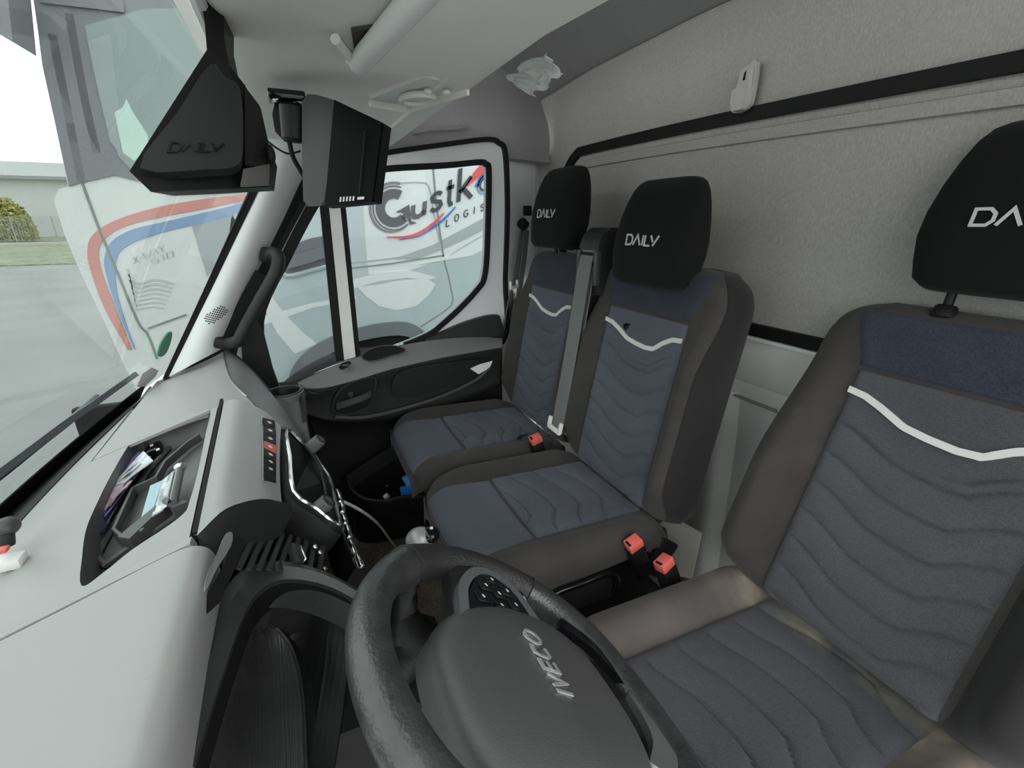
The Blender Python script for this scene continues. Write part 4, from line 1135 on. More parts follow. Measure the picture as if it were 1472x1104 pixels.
# ------------------------------------------------------------------ grab handle, hook, tape
g = thing('grab_handle', 'black curved grab handle on the passenger side windscreen pillar', 'handle', AX(332, 492, 1.54))
path = [AX(384, 372, 1.57), AX(392, 364, 1.52), AX(400, 370, 1.50), AX(396, 392, 1.50), AX(374, 432, 1.505), AX(352, 472, 1.515), AX(342, 490, 1.52), AX(330, 493, 1.55)]
mk('grip', *tube(cr_path(path, 6), .0175, 12), charcoal, g)
mk('mount_block', *rbox(AX(384, 366, 1.58), (.06, .035, .04), (V(1, 0, 0), V(0, 1, .3), V(0, -.3, 1)), .006), black_p, g)
mk('mount_block', *rbox(AX(322, 492, 1.57), (.06, .045, .03), (V(1, 0, 0), V(0, 1, .3), V(0, -.3, 1)), .006), black_p, g)
mk('back_plate', *strap([AX(375, 392, 1.575), AX(356, 425, 1.58), AX(338, 462, 1.585), AX(322, 490, 1.585)], (0, 1, .6), .03, .01), rubber, g)
ridge = [AX(392-i*2.2, 392+i*4.3+(i % 2)*1.5, 1.532) for i in range(21)]
mk('ribbed_inside', *tube(ridge, .006, 6), black_p, g)

h = thing('coat_hook', 'light grey plastic coat hook on the felt bulkhead above the black strip', 'hook', AY(1074, 140, BH+.02))
c = AY(1075, 122, BH+.012)
pl = [(-.026, -.045), (-.027, -.015), (-.019, .005), (-.015, .028), (.005, .034), (.024, .036), (.024, -.03), (.014, -.047), (-.01, -.052)]
pp = [c+V(-a, 0, b) for a, b in pl]
mk('hook_plate', *prism(cr_path(pp, 3, True), (0, .010, 0)), mat('hook_grey', (.44, .43, .42), .5), h)
mk('hook_slot', *prism([c+V(-a, .0102, b) for a, b in ((-.006, .008), (-.004, .022), (.006, .030), (.007, .024), (.001, .008))], (0, .001, 0)), rubber, h)
mk('hook_lip', *loft([[c+V(-a, y, z) for a, y in ((-.024*k, .01), (-.02*k, .024), (.018*k, .024), (.022*k, .01))] for z, k in ((-.008, .95), (-.03, 1), (-.046, .8), (-.05, .6))]), mat('hook_grey', (.44, .43, .42), .5), h)
mk('hook_tongue', *rbox(c+V(-.012, .012, .004), (.018, .004, .05), bev=.0015), mat('hook_grey', (.44, .43, .42), .5), h)

tape_m = bpy.data.materials.new('crumpled_clear_tape'); tape_m.use_nodes = True
b_ = tape_m.node_tree.nodes['Principled BSDF']; b_.inputs['Base Color'].default_value = (.75, .77, .76, 1); b_.inputs['Roughness'].default_value = .18
b_.inputs['Alpha'].default_value = .5; b_.inputs['Specular IOR Level'].default_value = .9
quad = [(722, 111), (783, 75), (797, 105), (757, 137)]
dep = [.93, .93, .97, .97]
e0, e1, e2, e3 = [AP(*q, (0, -.30, 0), (0, 1, 0)) for q in quad]
G = []
for i in range(7):
    r = []
    for j in range(10):
        a, b = i/6, j/9
        p = (e0*(1-b)+e1*b)*(1-a)+(e3*(1-b)+e2*b)*a
        r.append(p+V(random.uniform(-.0025, .0025), random.uniform(-.006, .006)-.010*a, random.uniform(-.0025, .0025)))
    G.append(r)
tp = mk('clear_tape', *sheet(G, .0006, refine=3), tape_m, None, angle=180)
tag(tp, 'crumpled piece of clear tape hanging from the edge of the overhead shelf', 'tape')

# ------------------------------------------------------------------ monitor and sensor housing under the shelf
def build_monitor():
    m = thing('monitor', 'black rear view monitor hanging from the overhead shelf before the side window', 'monitor', AX(485, 215, .80))
    TL, BL = AX(433, 136, .83), AX(437, 298, .83)
    ML, MB = AX(480, 143, .795), AX(466, 297, .80)
    TR, BR = AX(551, 177, .745), AX(537, 290, .765)
    BR = AP(537, 290, ML, np.cross(MB-ML, TR-ML))
    ex = TR-ML; nrm = np.cross(MB-ML, ex); nrm /= np.linalg.norm(nrm)
    if nrm.dot(-ML) < 0: nrm = -nrm
    sidep = [AX(434, 146, .832), AX(442, 135, .83), AX(455, 136, .82), AX(482, 144, .795), AX(478, 200, .797), AX(470, 262, .80), AX(466, 288, .802), AX(460, 296, .805), AX(443, 297, .825), AX(436, 288, .832), AX(434, 220, .832)]
    mk('side_cover', *prism(sidep, (.03, -.012, .002)), mat('monitor_shell', (.040, .040, .041), .5), m, angle=25)
    mk('housing', *prism([p-nrm*.003 for p in (ML, TR, BR, MB)], -nrm*.02), black_p, m, smooth=False)
    scr = [ML*.985+TR*.0+nrm*.001, TR*.985, BR*.985, MB*.985]
    sc = [ML+(TR-ML)*.02+nrm*.002, ML+(TR-ML)*.985+nrm*.002, MB+(BR-MB)*.985+nrm*.002, MB+(BR-MB)*.03+nrm*.002]
    s = mk('screen', *prism(sc, -nrm*.004), screen_m, m, smooth=False)
    def on(u, v, h=.0025): return (sc[0]*(1-u)+sc[1]*u)*(1-v)+(sc[3]*(1-u)+sc[2]*u)*v+nrm*h
    mk('screen_edge', *prism([on(.70, .18), on(.72, .18), on(.74, .9), on(.72, .9)], nrm*.0008), black_p, s, smooth=False)
    for i in range(5):
        u = .34+i*.068
        mk('status_mark', *prism([on(u, .92), on(u+.03, .92), on(u+.028, .972), on(u-.002, .972)], nrm*.0008), white_p, s, smooth=False)
    mk('status_mark', *prism([on(.71, .933), on(.85, .933), on(.85, .965), on(.71, .965)], nrm*.0008), white_p, s, smooth=False)
    # bracket and ball joint
    mk('bracket', *rbox(AX(412, 140, .86), (.05, .05, .012), bev=.003), gloss_black, m)
    mk('bracket_arm', *loft([[AX(px, py, .87)+V(0, dy, 0) for dy in (-.014, .014)]+[AX(px, py, .90)+V(0, dy, 0) for dy in (.014, -.014)] for px, py in ((412, 140), (406, 165), (410, 190), (424, 205))]), gloss_black, m)
    mk('joint', *cyl(AX(420, 150, .85), AX(422, 204, .85), .018, .016, bev=.004), black_p, m)
    mk('clamp_bolt', *ball(AX(397, 141, .85), .006), chrome, m)
    mk('cable', *tube(cr_path([AX(416, 204, .86), AX(421, 225, .865), AX(430, 242, .868), AX(440, 258, .872), AX(450, 270, .88)], 5), .0035, 8), rubber, m)
    mk('cable', *tube(cr_path([AX(381, 200, .9), AX(398, 213, .885), AX(415, 221, .88), AX(432, 217, .875)], 5), .0016, 6), rubber, m)
build_monitor()
def build_sensor():
    m = thing('camera_housing', 'black wedge shaped windscreen camera housing with raised lettering at the top of the glass', 'camera housing', AX(290, 260, .58))
    tip, bl, br, tr = AX(186, 246, .56), AX(217, 276, .54), AX(386, 269, .60), AX(391, 230, .62)
    tip2 = AX(196, 239, .555)
    a0, a1 = AX(297, 72, .62), AX(328, 92, .63); a2 = AX(352, 122, .62); fr = AX(347, 232, .575); fl = AX(203, 242, .55)
    # front wedge face (slightly dished) and surrounding shell
    ctr = (tip+br+a0)/3
    back = V(.075, -.004, .0)
    P = [tip, a0, a1, a2, tr, br, bl]
    v = [p for p in P]+[p+back for p in P]; n = len(P)
    mk('shell', *prism(P, back), black_p, m, angle=25)
    f1, f2, f3 = AX(201, 241, .548), AX(302, 92, .606), AX(346, 130, .602)
    f4, f5 = AX(349, 215, .568), AX(338, 239, .56)
    face = cr_path([f1*1.0, (f1+f2)/2, f2, (f2+f3)/2+V(0, 0, 0), f3, f4, f5, AX(300, 243, .553)], 3, True)
    nrm = np.cross(f2-f1, f4-f1); nrm /= np.linalg.norm(nrm)
    if nrm.dot(-f1) < 0: nrm = -nrm
    fp = mk('front_cover', *prism([p*.985 for p in face], -nrm*.012), mat('housing_black', (.014, .0135, .014), .5, bump=(900, .1), spec=.35), m, angle=25)
    side = [AX(352, 124, .612), AX(372, 150, .62), AX(389, 228, .618), AX(384, 240, .602), AX(352, 238, .575)]
    mk('side_cover', *prism([p*.985 for p in side], back*.3), black_p, m)
    und = [AX(350, 243, .575), AX(386, 236, .602), AX(385, 266, .60), AX(345, 268, .575)]
    mk('under_cover', *prism([p*.985 for p in und], back*.2), mat('housing_grey', (.12, .12, .115), .5), m)
    # raised lettering on the front cover
    o = AX(242, 219, .556)*.98; x1 = AX(318, 219, .572)*.98; y1 = AX(246, 206, .560)*.98
    ux = (x1-o)/4.85; uy = (y1-o)
    q = f1*.985
    def fm(a, b, h):
        p = o+ux*a+uy*b
        t = (q-p).dot(nrm)/(p.dot(nrm)); p = p*(1+t)      # drop onto the cover along the sight line
        return p+nrm*(h+.0002)
    glyph('raised_lettering', DAILY, .2, fm, gloss_black, fp, .0012)
    # stem and black band on the glass above
    st = [AX(287, -10, .66), AX(322, -10, .68), AX(322, 55, .655), AX(330, 95, .635), AX(298, 80, .62), AX(294, 30, .65)]
    mk('stem', *prism(st, (.06, -.004, .0)), black_p, m)
    mk('side_button', *ball(AX(389, 222, .605), .008, (1, .6, 1.2)), rubber, m)
build_sensor()

# ------------------------------------------------------------------ belts and buckles
def belt_tongue(p, ux, uz, parent, s=1.0):
    ux = np.array(ux, float)/np.linalg.norm(ux); uz = np.array(uz, float); uz -= ux*uz.dot(ux); uz /= np.linalg.norm(uz); uy = np.cross(ux, uz)
    mk('tongue_grip', *rbox(p, (.062*s, .010, .014*s), (ux, uy, uz), .003), plast_grey, parent)
    for k in (-1, 1): mk('tongue_grip', *rbox(p+ux*k*.028*s+uz*.012*s, (.012*s, .010, .030*s), (ux, uy, uz), .003), plast_grey, parent)
    o = [(-.016, -.005), (.016, -.005), (.012, -.022), (.011, -.046), (-.011, -.046), (-.012, -.022)]
    i = [(-.006, -.026), (.006, -.026), (.006, -.030), (.005, -.037), (-.005, -.037), (-.006, -.030)]
    mk('tongue_plate', *ringprism([p+(ux*a+uz*b)*s for a, b in o], [p+(ux*a+uz*b)*s for a, b in i], uy*.003), steel, parent)
t = thing('seat_belt', 'grey seat belt hanging down between the two passenger bench backrests', 'seat belt', (1.10, -.66, -.62))
wp = [(1.108, -.728, -.075), (1.107, -.716, -.12), (1.103, -.700, -.22), (1.10, -.676, -.38), (1.098, -.652, -.52), (1.096, -.640, -.585)]
mk('webbing', *strap(cr_path(wp, 6), (1, 0, 0), .060, .0022), belt_m, t)
mk('webbing', *strap(cr_path([V(*p)+V(-.002, -.012, -.005) for p in wp], 6), (1, 0, 0), .058, .0022), belt_m, t)
belt_tongue(V(1.096, -.632, -.578), (1, 0, 0), (0, -.2, 1), t, 1.1)
t = thing('seat_belt', 'grey seat belt at the door pillar beside the outer passenger seat', 'seat belt', AX(740, 440, 1.62))
wp = [AX(755, 318, 1.66), AX(752, 335, 1.655), AX(746, 370, 1.64), AX(739, 412, 1.625), AX(733, 440, 1.62), AX(727, 475, 1.62)]
mk('webbing', *strap(cr_path(wp, 6), (.6, -.8, 0), .045, .003), belt_m, t)
mk('webbing', *strap(cr_path([AX(757, 330, 1.665), AX(752, 380, 1.65), AX(742, 440, 1.63), AX(730, 480, 1.62)], 6), (.6, -.8, 0), .04, .003), belt_m, t)
mk('loop', *cyl(AX(748, 318, 1.66), AX(756, 327, 1.64), .020, bev=.004), black_p, t)
mk('loop_strap', *rbox(AX(758, 303, 1.66), (.02, .03, .035), bev=.004), black_p, t)
belt_tongue(AX(739, 413, 1.605), (.6, -.8, 0), (0, .1, 1), t, .9)

def buckle(name, label, p, up, fw):
    up = np.array(up, float)/np.linalg.norm(up); fw = np.array(fw, float); fw -= up*fw.dot(up); fw /= np.linalg.norm(fw); sd = np.cross(up, fw)
    b = thing(name, label, 'buckle', p-up*.09)
    mk('buckle_body', *rbox(p-up*.035, (.030, .038, .06), (sd, fw, up), .005), black_p, b)
    mk('release_button', *rbox(p+up*.002, (.026, .034, .022), (sd, fw, up), .003), red_p, b)
    mk('tongue_slot', *rbox(p+up*.0125-fw*.012, (.016, .006, .002), (sd, fw, up), .0005, 1), rubber, b)
    mk('stalk', *strap([p-up*.06, p-up*.13], fw, .025, .012), rubber, b)
buckle('belt_buckle', 'red seat belt buckle between the two passenger cushions', AX(770, 632, 1.105), (-.15, .3, 1), (0, -1, .2))
buckle('belt_buckle', 'red seat belt buckle at the near corner of the passenger bench', AX(911, 782, .645), (-.15, .45, 1), (0, -1, .3))
buckle('belt_buckle', 'red seat belt buckle beside the worn cushion edge of the driver seat', AX(955, 811, .575), (.15, .35, 1), (.2, -1, .3))

# ------------------------------------------------------------------ gear lever, carpet, plate, cable
t = thing('gear_lever', 'gear lever with silver and black knob and folded leather boot', 'gear lever', (.77, -.10, -.95))
mk('console_block', *loft([[(x, y, z) for x, y in ((.64, y0), (.86, y0), (.86, .12), (.64, .12))] for z, y0 in ((-.84, -.14), (-.88, -.19), (-1.0, -.20), (-1.145, -.18))]), charcoal, DASH)
bpts = [(AZ(575, 945, -.84), .068), (AZ(582, 925, -.81), .064), (AZ(590, 912, -.795), .052), (AZ(582, 902, -.785), .044), (AZ(576, 890, -.77), .043), (AZ(577, 878, -.755), .027), (AZ(580, 868, -.745), .031), (AZ(582, 855, -.73), .024), (AZ(584, 846, -.72), .027), (AZ(586, 838, -.71), .020), (AZ(588, 832, -.70), .014)]
rings = []
for j, (c, r) in enumerate(bpts):
    rings.append([c+V(r*(1+.07*math.sin(5*a+j*1.3))*math.cos(a), r*(1+.07*math.sin(4*a+j))*math.sin(a), 0.004*math.sin(3*a+j)) for a in np.linspace(0, 2*math.pi, 26, endpoint=False)])
mk('boot', *loft(rings), mat('boot_leather', (.009, .009, .0092), .5, bump=(200, .3), spec=.35), t)
mk('shaft', *cyl(bpts[-1][0], AZ(597, 790, -.66), .009), black_p, t)
kc = AZ(603, 775, -.645)
kx = V(.45, -.85, .25)
mk('knob', *ball(kc, .026, (1.0, 1.15, 1.0), 20, 14), mat('knob_silver', (.36, .365, .36), .35, .3), t)
mk('knob_cap', *ball(kc+V(-.004, -.022, .008), .022, (1, 1, .75)), gloss_black, t)
mk('knob_mark', *ball(kc+V(-.006, -.026, .024), .004), white_p, t)
# small bin in the console side
bn = [(458, 1004), (462, 975), (472, 962), (492, 957), (510, 960), (515, 1000)]
bb = [AZ(*p, -.86) for p in bn]
mk('console_bin', *tube(cr_path(bb, 4, True)+[bb[0]], .006, 8), charcoal, DASH)
low = mk('bin_floor', *prism([p+V(0, 0, -.004) for p in cr_path(bb, 4, True)], (0, 0, -.004)), gloss_black, DASH)

cp = mk('carpet_mat', *rbox((1.30, -.155, -1.141), (.60, .52, .014), bev=.004), carpet); tag(cp, 'brown carpet mat on the passenger side floor', 'mat')
cp = mk('rubber_mat', *rbox((.79, -.31, -1.143), (.32, .21, .010), bev=.003), mat('tread_rubber', (.045, .043, .04), .7, bump=(90, 1))); tag(cp, 'dark treaded rubber mat on the floor behind the gear lever', 'mat')
tn = thing('footwell_panel', 'dark plastic footwell panel behind the passenger carpet', 'panel', (1.3, .2, -1.1))
mk('moulding_shell', *loft([[(x, y, z) for x, y in ((.96, .11), (1.58, .11), (1.58, .3), (.96, .3))] for z in (-1.145, -1.02, -.9)]), black_soft, tn)
pl = [AX(937, 768, .90), AX(962, 741, .92), AX(1008, 768, .80), AX(995, 826, .74), AX(980, 822, .75), AX(950, 790, .84)]
c0 = AY(937, 765, -.84); 
P = [AP(*q, (.74, -.79, -.80), (-.35, 1, .45)) for q in ((935, 765), (963, 740), (1008, 766), (994, 832), (975, 828))]
n_ = V(-.35, 1, .45); n_ /= np.linalg.norm(n_)
pb = mk('leaning_board', *prism(P, -n_*.006), mat('board_grey', (.50, .49, .45), .7, noise=(8, .1)), None, smooth=False)
tag(pb, 'grey flat board leaning between the bench and the driver seat', 'board')
cb = mk('floor_cable', *tube(cr_path([AX(478, 716, 1.15), AX(500, 724, 1.18), AX(525, 738, 1.22), AX(545, 755, 1.30), AX(560, 775, 1.38), AZ(572, 790, -1.13)], 6), .004, 8), plast_grey)
tag(cb, 'thin grey cable hanging down to the passenger footwell carpet', 'cable')

# ------------------------------------------------------------------ things on the dash
def T(px, py, h=0): return D(px, py, -.05+h)
foil = mat('purple_foil', (.16, .13, .30), .3, noise=(25, .6), bump=(40, .8))
foil2 = mat('pale_foil', (.62, .64, .68), .25, noise=(30, .35), bump=(40, .8))
t = thing('snack_wrapper', 'crumpled purple and white foil wrapper at the front of the dash tray', 'wrapper', T(185, 690))
def crumple(px, lift, nu=9, nv=7, amp=.006):
    a, b, c, d_ = px; G = []
    for i in range(nv):
        r = []
        for j in range(nu):
            u, v = j/(nu-1), i/(nv-1)
            x = (a[0]*(1-u)+b[0]*u)*(1-v)+(d_[0]*(1-u)+c[0]*u)*v; y = (a[1]*(1-u)+b[1]*u)*(1-v)+(d_[1]*(1-u)+c[1]*u)*v
            r.append(T(x, y, lift+random.uniform(-amp, amp)))
        G.append(r)
    return sheet(G, .002, (0, 0, 3))
mk('foil', *crumple(((192, 646), (216, 656), (150, 742), (136, 738)), .026), foil, t, angle=20)
mk('foil', *crumple(((150, 742), (168, 728), (128, 800), (122, 790)), .016), foil, t, angle=20)
mk('pale_panel', *crumple(((206, 648), (220, 662), (178, 694), (160, 698)), .032, 7, 5, .003), foil2, t, angle=20)
mk('pale_panel', *crumple(((160, 698), (190, 690), (160, 724), (148, 734)), .030, 6, 4, .003), mat('pinkish_foil', (.48, .36, .42), .35, noise=(60, .4)), t, angle=20)
t = thing('key_case', 'small black case with white marks in the far corner of the dash tray', 'case', T(225, 645))
mk('case_body', *rbox(T(222, 646, .018), (.055, .03, .02), (V(1, .1, 0), V(0, 1, -.34), V(0, .34, 1)), .006), gloss_black, t)
for q in ((218, 640), (227, 646)):
    mk('case_mark', *rbox(T(*q, .0295), (.008, .006, .001), (V(1, .3, 0), V(0, 1, -.34), V(0, .34, 1)), 0), white_p, t)
t = thing('tissue_packet', 'flat pale packet with blue stripe lying in the dash tray', 'packet', T(235, 715))
mk('packet_blue', *crumple(((216, 698), (234, 690), (216, 744), (200, 754)), .028, 5, 6, .0015), mat('pale_blue', (.32, .52, .60), .35), t)
mk('packet_clear', *crumple(((234, 690), (250, 676), (240, 728), (218, 742)), .031, 5, 6, .003), mat('clear_wrap', (.55, .60, .61), .2, noise=(50, .3)), t, angle=20)
mk('packet_clear', *crumple(((204, 750), (218, 742), (205, 760), (196, 766)), .026, 4, 4, .002), mat('clear_wrap', (.55, .60, .61), .2), t, angle=20)
t = thing('pen', 'grey metal pen with clear tip lying beside the packet in the dash tray', 'pen', T(253, 700))
mk('pen_body', *cyl(T(258, 676, .034), T(247, 724, .034), .0075, bev=.002), mat('pen_grey', (.20, .21, .22), .25, .4), t)
mk('pen_tip', *ball(T(259, 672, .036), .010, (1, 1, .8)), chrome, t)
mk('pen_clip', *cyl(T(252, 680, .040), T(243, 722, .040), .002), black_p, t)
t = thing('dash_ornament', 'small dark knob with white tag on the dash below the windscreen', 'ornament', D(14, 815))
mk('ornament_head', *ball(D(10, 757, .045), .016, (1, .9, .8)), dash_mid, t)
mk('ornament_neck', *cyl(D(8, 782, .025), D(10, 765, .04), .010, .008), charcoal, t)
mk('ornament_tag', *rbox(D(12, 808, .010), (.026, .034, .016), bev=.005), white_p, t)
mk('ornament_mark', *rbox(D(5, 790, .032), (.012, .01, .006), bev=.002), red_p, t)

# ------------------------------------------------------------------ wiper outside the glass
def glass_hit(px, py, off=.0):
    d = ray(px, py); lo, hi = .3, 4.0
    def fn(t):
        p = d*t; zb = dashz(wbase(p[0])); return p[1]-(wbase(p[0])-.62*(p[2]-zb)+off)
    for _ in range(60):
        m = (lo+hi)/2
        if fn(m) > 0: hi = m
        else: lo = m
    return d*lo
w = thing('windscreen_wiper', 'black windscreen wiper lying across the base of the glass', 'wiper', glass_hit(120, 592, .03))
wpath = [glass_hit(*p, .03) for p in ((195, 538), (165, 559), (130, 584), (95, 608), (50, 642), (5, 676), (-40, 708))]
mk('wiper_blade', *strap(cr_path(wpath, 4), (0, .5, 1), .014, .012), truck_dark, w)
mk('wiper_arm', *tube(cr_path([glass_hit(*p, .05) for p in ((140, 570), (100, 605), (60, 636), (20, 668), (-40, 715))], 4), .008, 8), truck_dark, w)

# ------------------------------------------------------------------ truck parked alongside
TX = 3.0
def S(px, py, o=0.0): return AX(px, py, TX)+V(-o, 0, 0)
def decal(name, px, m, parent, o=.004, th=None, curve=0):
    P = [S(*p) for p in (cr_path(px, curve, True) if curve else px)]
    return mk(name, *prism([p for p in P], (-o, 0, 0)), m, parent, smooth=False)
def band_px(name, A, B, m, parent, o=.004):
    A = cr_path(A, 5); B = cr_path(B, 5); v = []; f = []
    for a, b in zip(A, B): v += [S(*a), S(*b), S(*a, o), S(*b, o)]
    for i in range(len(A)-1):
        q = 4*i; f += [(q+2, q+6, q+7, q+3), (q, q+2, q+6, q+4), (q+1, q+3, q+7, q+5)]
    return mk(name, v, f, m, parent, smooth=False)
def line_px(name, pts, m, parent, w=.012, o=.006):
    return mk(name, *strap([S(*p, .002) for p in pts], (0, 1, .01) if False else (1, 0, 0), o, w), m, parent, smooth=False)
def build_truck():
    t = thing('truck', 'white truck with red and blue stripes parked alongside beyond the passenger door', 'truck', (TX+1.2, -1, -1.8))
    front = [(206, 900), (206, 640), (196, 560), (176, 520), (150, 462), (122, 405), (104, 365), (92, 335), (77, 288), (84, 272), (98, 268)]
    roof = [(62, 95), (48, 0), (38, -90)]
    back = [AX(830, -330, TX), AX(830, 900, TX)]
    body = [S(*p) for p in front+roof]+[V(TX, S(38, -90)[1]-.4, 2.0), V(TX, -3.4, 2.0), V(TX, -3.4, -1.3), V(TX, S(206, 900)[1], -1.3)]
    body = body[1:]
    mk('cab_body', *prism(body, (2.3, 0, 0)), truck_white, t, smooth=False)
    # upper zone: grey pillar and window surround, side glass
    decal('window_surround', [(100, 268), (62, 95), (40, -80), (470, -80), (470, 262), (330, 278), (245, 280), (205, 262), (165, 252), (140, 258), (118, 262)], truck_pillar, t, .008)
    g = decal('side_window', [(123, 38), (210, 14), (470, 10), (470, 258), (330, 262), (215, 258), (192, 246), (172, 226), (150, 160), (135, 100)], mat('truck_side_glass', (.30, .36, .35), .08), t, .012)
    decal('curtain', [(166, 162), (178, 155), (183, 143), (190, 158), (204, 180), (214, 196), (214, 214), (194, 232), (178, 220)], mat('curtain_pale', (.62, .80, .72), .7), g, .014)
    decal('frame_ridge', [(128, 60), (160, 50), (172, 150), (174, 220), (160, 205), (140, 120)], mat('frame_grey', (.36, .41, .41), .5), g, .013)
    decal('roof_edge', [(60, -60), (60, 6), (180, 20), (180, 10), (172, -10), (180, -60)], truck_pillar, t, .02)
    for q in ([(76, 50), (96, 150), (118, 262)], [(100, 20), (120, 130), (140, 220)]):
        line_px('pillar_groove', cr_path(q, 4), mat('pillar_shadow', (.185, .19, .20), .5), t, .03, .012)
    # mirror arm at the top corner
    P = [S(*p)+V(-.25, .0, 0) for p in ((-60, -40), (48, -40), (60, 86), (10, 56), (-60, 58))]
    mk('mirror_housing', *prism(P, (.2, 0, 0)), truck_pillar, t)
    # stripes
    band_px('red_stripe', [(420, 268), (362, 278), (300, 285), (230, 297), (170, 315), (136, 335), (126, 357), (130, 387), (150, 442), (184, 503)], [(420, 276), (362, 286), (300, 299), (230, 312), (180, 325), (153, 341), (142, 360), (147, 392), (165, 440), (190, 503)], truck_red, t)
    band_px('blue_stripe', [(420, 280), (360, 290), (300, 304), (240, 318), (190, 330), (160, 348), (150, 374), (157, 410), (171, 450), (192, 500)], [(420, 292), (345, 306), (300, 319), (245, 331), (195, 347), (172, 363), (166, 386), (168, 416), (178, 455), (195, 503)], truck_blue, t)
    line_px('door_gap', cr_path([(118, 262), (140, 322), (166, 385), (198, 462), (212, 480), (226, 516)], 4), mat('gap_grey', (.25, .28, .27), .6), t, .010)
    line_px('door_gap', [(213, 472), (268, 452)], mat('gap_grey', (.25, .28, .27), .6), t, .009)
    decal('grey_graphic', [(276, 325), (330, 300), (345, 330), (298, 398), (286, 360)], truck_grey, t, .003)
    # small model lettering and contour lines
    o = S(193, 379); ex = (S(240, 360)-o); ez = (S(191, 370)-o)
    def fm(a, b, h): return o+ex*a+ez*b+V(-.003-h, 0, 0)
    xway = [[(0, 0), (.14, 1)], [(.14, 0), (0, 1)], [(.18, .5), (.26, .5)], [(.30, 1), (.36, 0), (.42, .8), (.48, 0), (.54, 1)], [(.58, 0), (.66, 1), (.74, 0)], [(.80, 1), (.87, .5), (.94, 1)], [(.87, .5), (.87, 0)]]
    glyph('model_lettering', xway, .028, fm, mat('model_print', (.40, .44, .42), .5), t, .001)
    o2 = S(219, 381)
    def fm2(a, b, h): return o2+ex*a+ez*b*.9+V(-.003-h, 0, 0)
    glyph('model_lettering', [[(.2, 1), (0, 1), (0, .55), (.2, .5), (.2, .05), (0, 0)], [(.3, .8), (.36, 1), (.36, 0)], [(.48, 0), (.48, 1), (.66, 1), (.66, 0), (.48, 0)]], .028, fm2, ink_soft, t, .001)
    for k in range(7):
        a = cr_path([(182+k*2.5, 386+k*8), (189+k, 400+k*7.5), (200, 408+k*6), (222, 402+k*6.5), (250-k*2, 408+k*6)], 4)
        line_px('contour_line', a, mat('contour_print', (.56, .60, .58), .5), t, .010 if k < 3 else .005, .002)
    # panel seen through the side window
    grey2 = mat('truck_pale_grey', (.50, .56, .58), .4)
    decal('grey_graphic', [(340, 270), (527, 240), (522, 300), (526, 360), (530, 395), (505, 400), (450, 415), (370, 440), (330, 330)], grey2, t, .003)
    decal('grey_graphic', [(350, 450), (450, 414), (515, 396), (590, 388), (640, 371), (668, 352), (720, 322), (720, 560), (350, 560)], mat('truck_mid_grey', (.46, .52, .53), .4), t, .0035)
    decal('white_graphic', [(372, 425), (386, 420), (410, 452), (436, 478), (456, 494), (424, 508), (398, 478)], truck_white, t, .006)
    decal('white_graphic', [(514, 412), (524, 424), (545, 440), (570, 446), (598, 440), (616, 424), (626, 408), (612, 400), (570, 404), (540, 410)], truck_white, t, .006)
    decal('white_graphic', [(505, 402), (545, 392), (585, 388), (604, 392), (628, 399), (612, 402), (585, 399), (545, 404), (510, 414)], truck_white, t, .0055)
    decal('white_graphic', [(602, 380), (650, 366), (674, 352), (720, 325), (720, 345), (676, 368), (626, 376)], truck_white, t, .006)
    decal('grey_graphic', [(566, 372), (622, 352), (720, 300), (720, 318), (650, 352), (600, 372)], truck_grey, t, .005)
    decal('white_graphic', [(372, 456), (450, 435), (512, 425), (512, 430), (450, 442), (376, 468)], truck_white, t, .005)
    gapm = mat('gap_grey', (.25, .28, .27), .6)
    line_px('panel_gap', cr_path([(621, 225), (627, 290), (637, 366), (645, 400), (651, 430)], 4), gapm, t, .010)
    line_px('panel_gap', [(651, 430), (648, 440), (632, 452), (604, 470)], gapm, t, .010)
    line_px('panel_gap', [(500, 386), (560, 379), (638, 367)], gapm, t, .008)
    line_px('panel_gap', cr_path([(500, 268), (560, 264), (604, 262), (617, 270), (624, 310), (631, 345), (625, 358), (570, 370), (500, 378)], 4), mat('fine_gap', (.42, .47, .46), .6), t, .006)
    # recessed door handle
    hp = decal('handle_recess', [(404, 388), (406, 366), (420, 352), (448, 342), (480, 336), (480, 378), (452, 386), (415, 396)], truck_dark, t, .012)
    mk('handle_lever', *strap([S(411, 378, .03), S(440, 370, .04), S(470, 360, .03)], (1, 0, 0), .03, .06), mat('lever_grey', (.16, .165, .18), .45), hp)
    mk('handle_rim', *tube([S(*p, .012) for p in cr_path([(404, 388), (415, 396), (452, 387), (482, 379)], 4)], .012, 6), grey2, hp)
    # wheel arch and wheel
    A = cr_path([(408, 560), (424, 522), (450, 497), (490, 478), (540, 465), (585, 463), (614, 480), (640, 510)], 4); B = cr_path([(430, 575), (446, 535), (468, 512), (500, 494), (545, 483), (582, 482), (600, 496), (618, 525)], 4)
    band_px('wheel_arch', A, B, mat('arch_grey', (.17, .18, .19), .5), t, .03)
    wc = S(530, 640)+V(.25, 0, 0); R = np.linalg.norm(S(530, 640)-S(530, 498))
    def circ(r, x): return [wc+V(x, r*math.cos(a), r*math.sin(a)) for a in np.linspace(0, 2*math.pi, 40, endpoint=False)]
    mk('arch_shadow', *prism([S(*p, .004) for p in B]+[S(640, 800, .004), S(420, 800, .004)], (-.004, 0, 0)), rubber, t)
    mk('tyre', *loft([circ(R*.6, -.30), circ(R*.92, -.32), circ(R, -.29), circ(R, .1)]), mat('tyre_rubber', (.02, .02, .021), .8), t)
    mk('wheel_hub', *loft([circ(R*.6, -.33), circ(R*.5, -.35), circ(R*.15, -.36)]), steel, t)
    # company lettering, rising to the right
    def pxy(px, py): return S(px, py, .004)
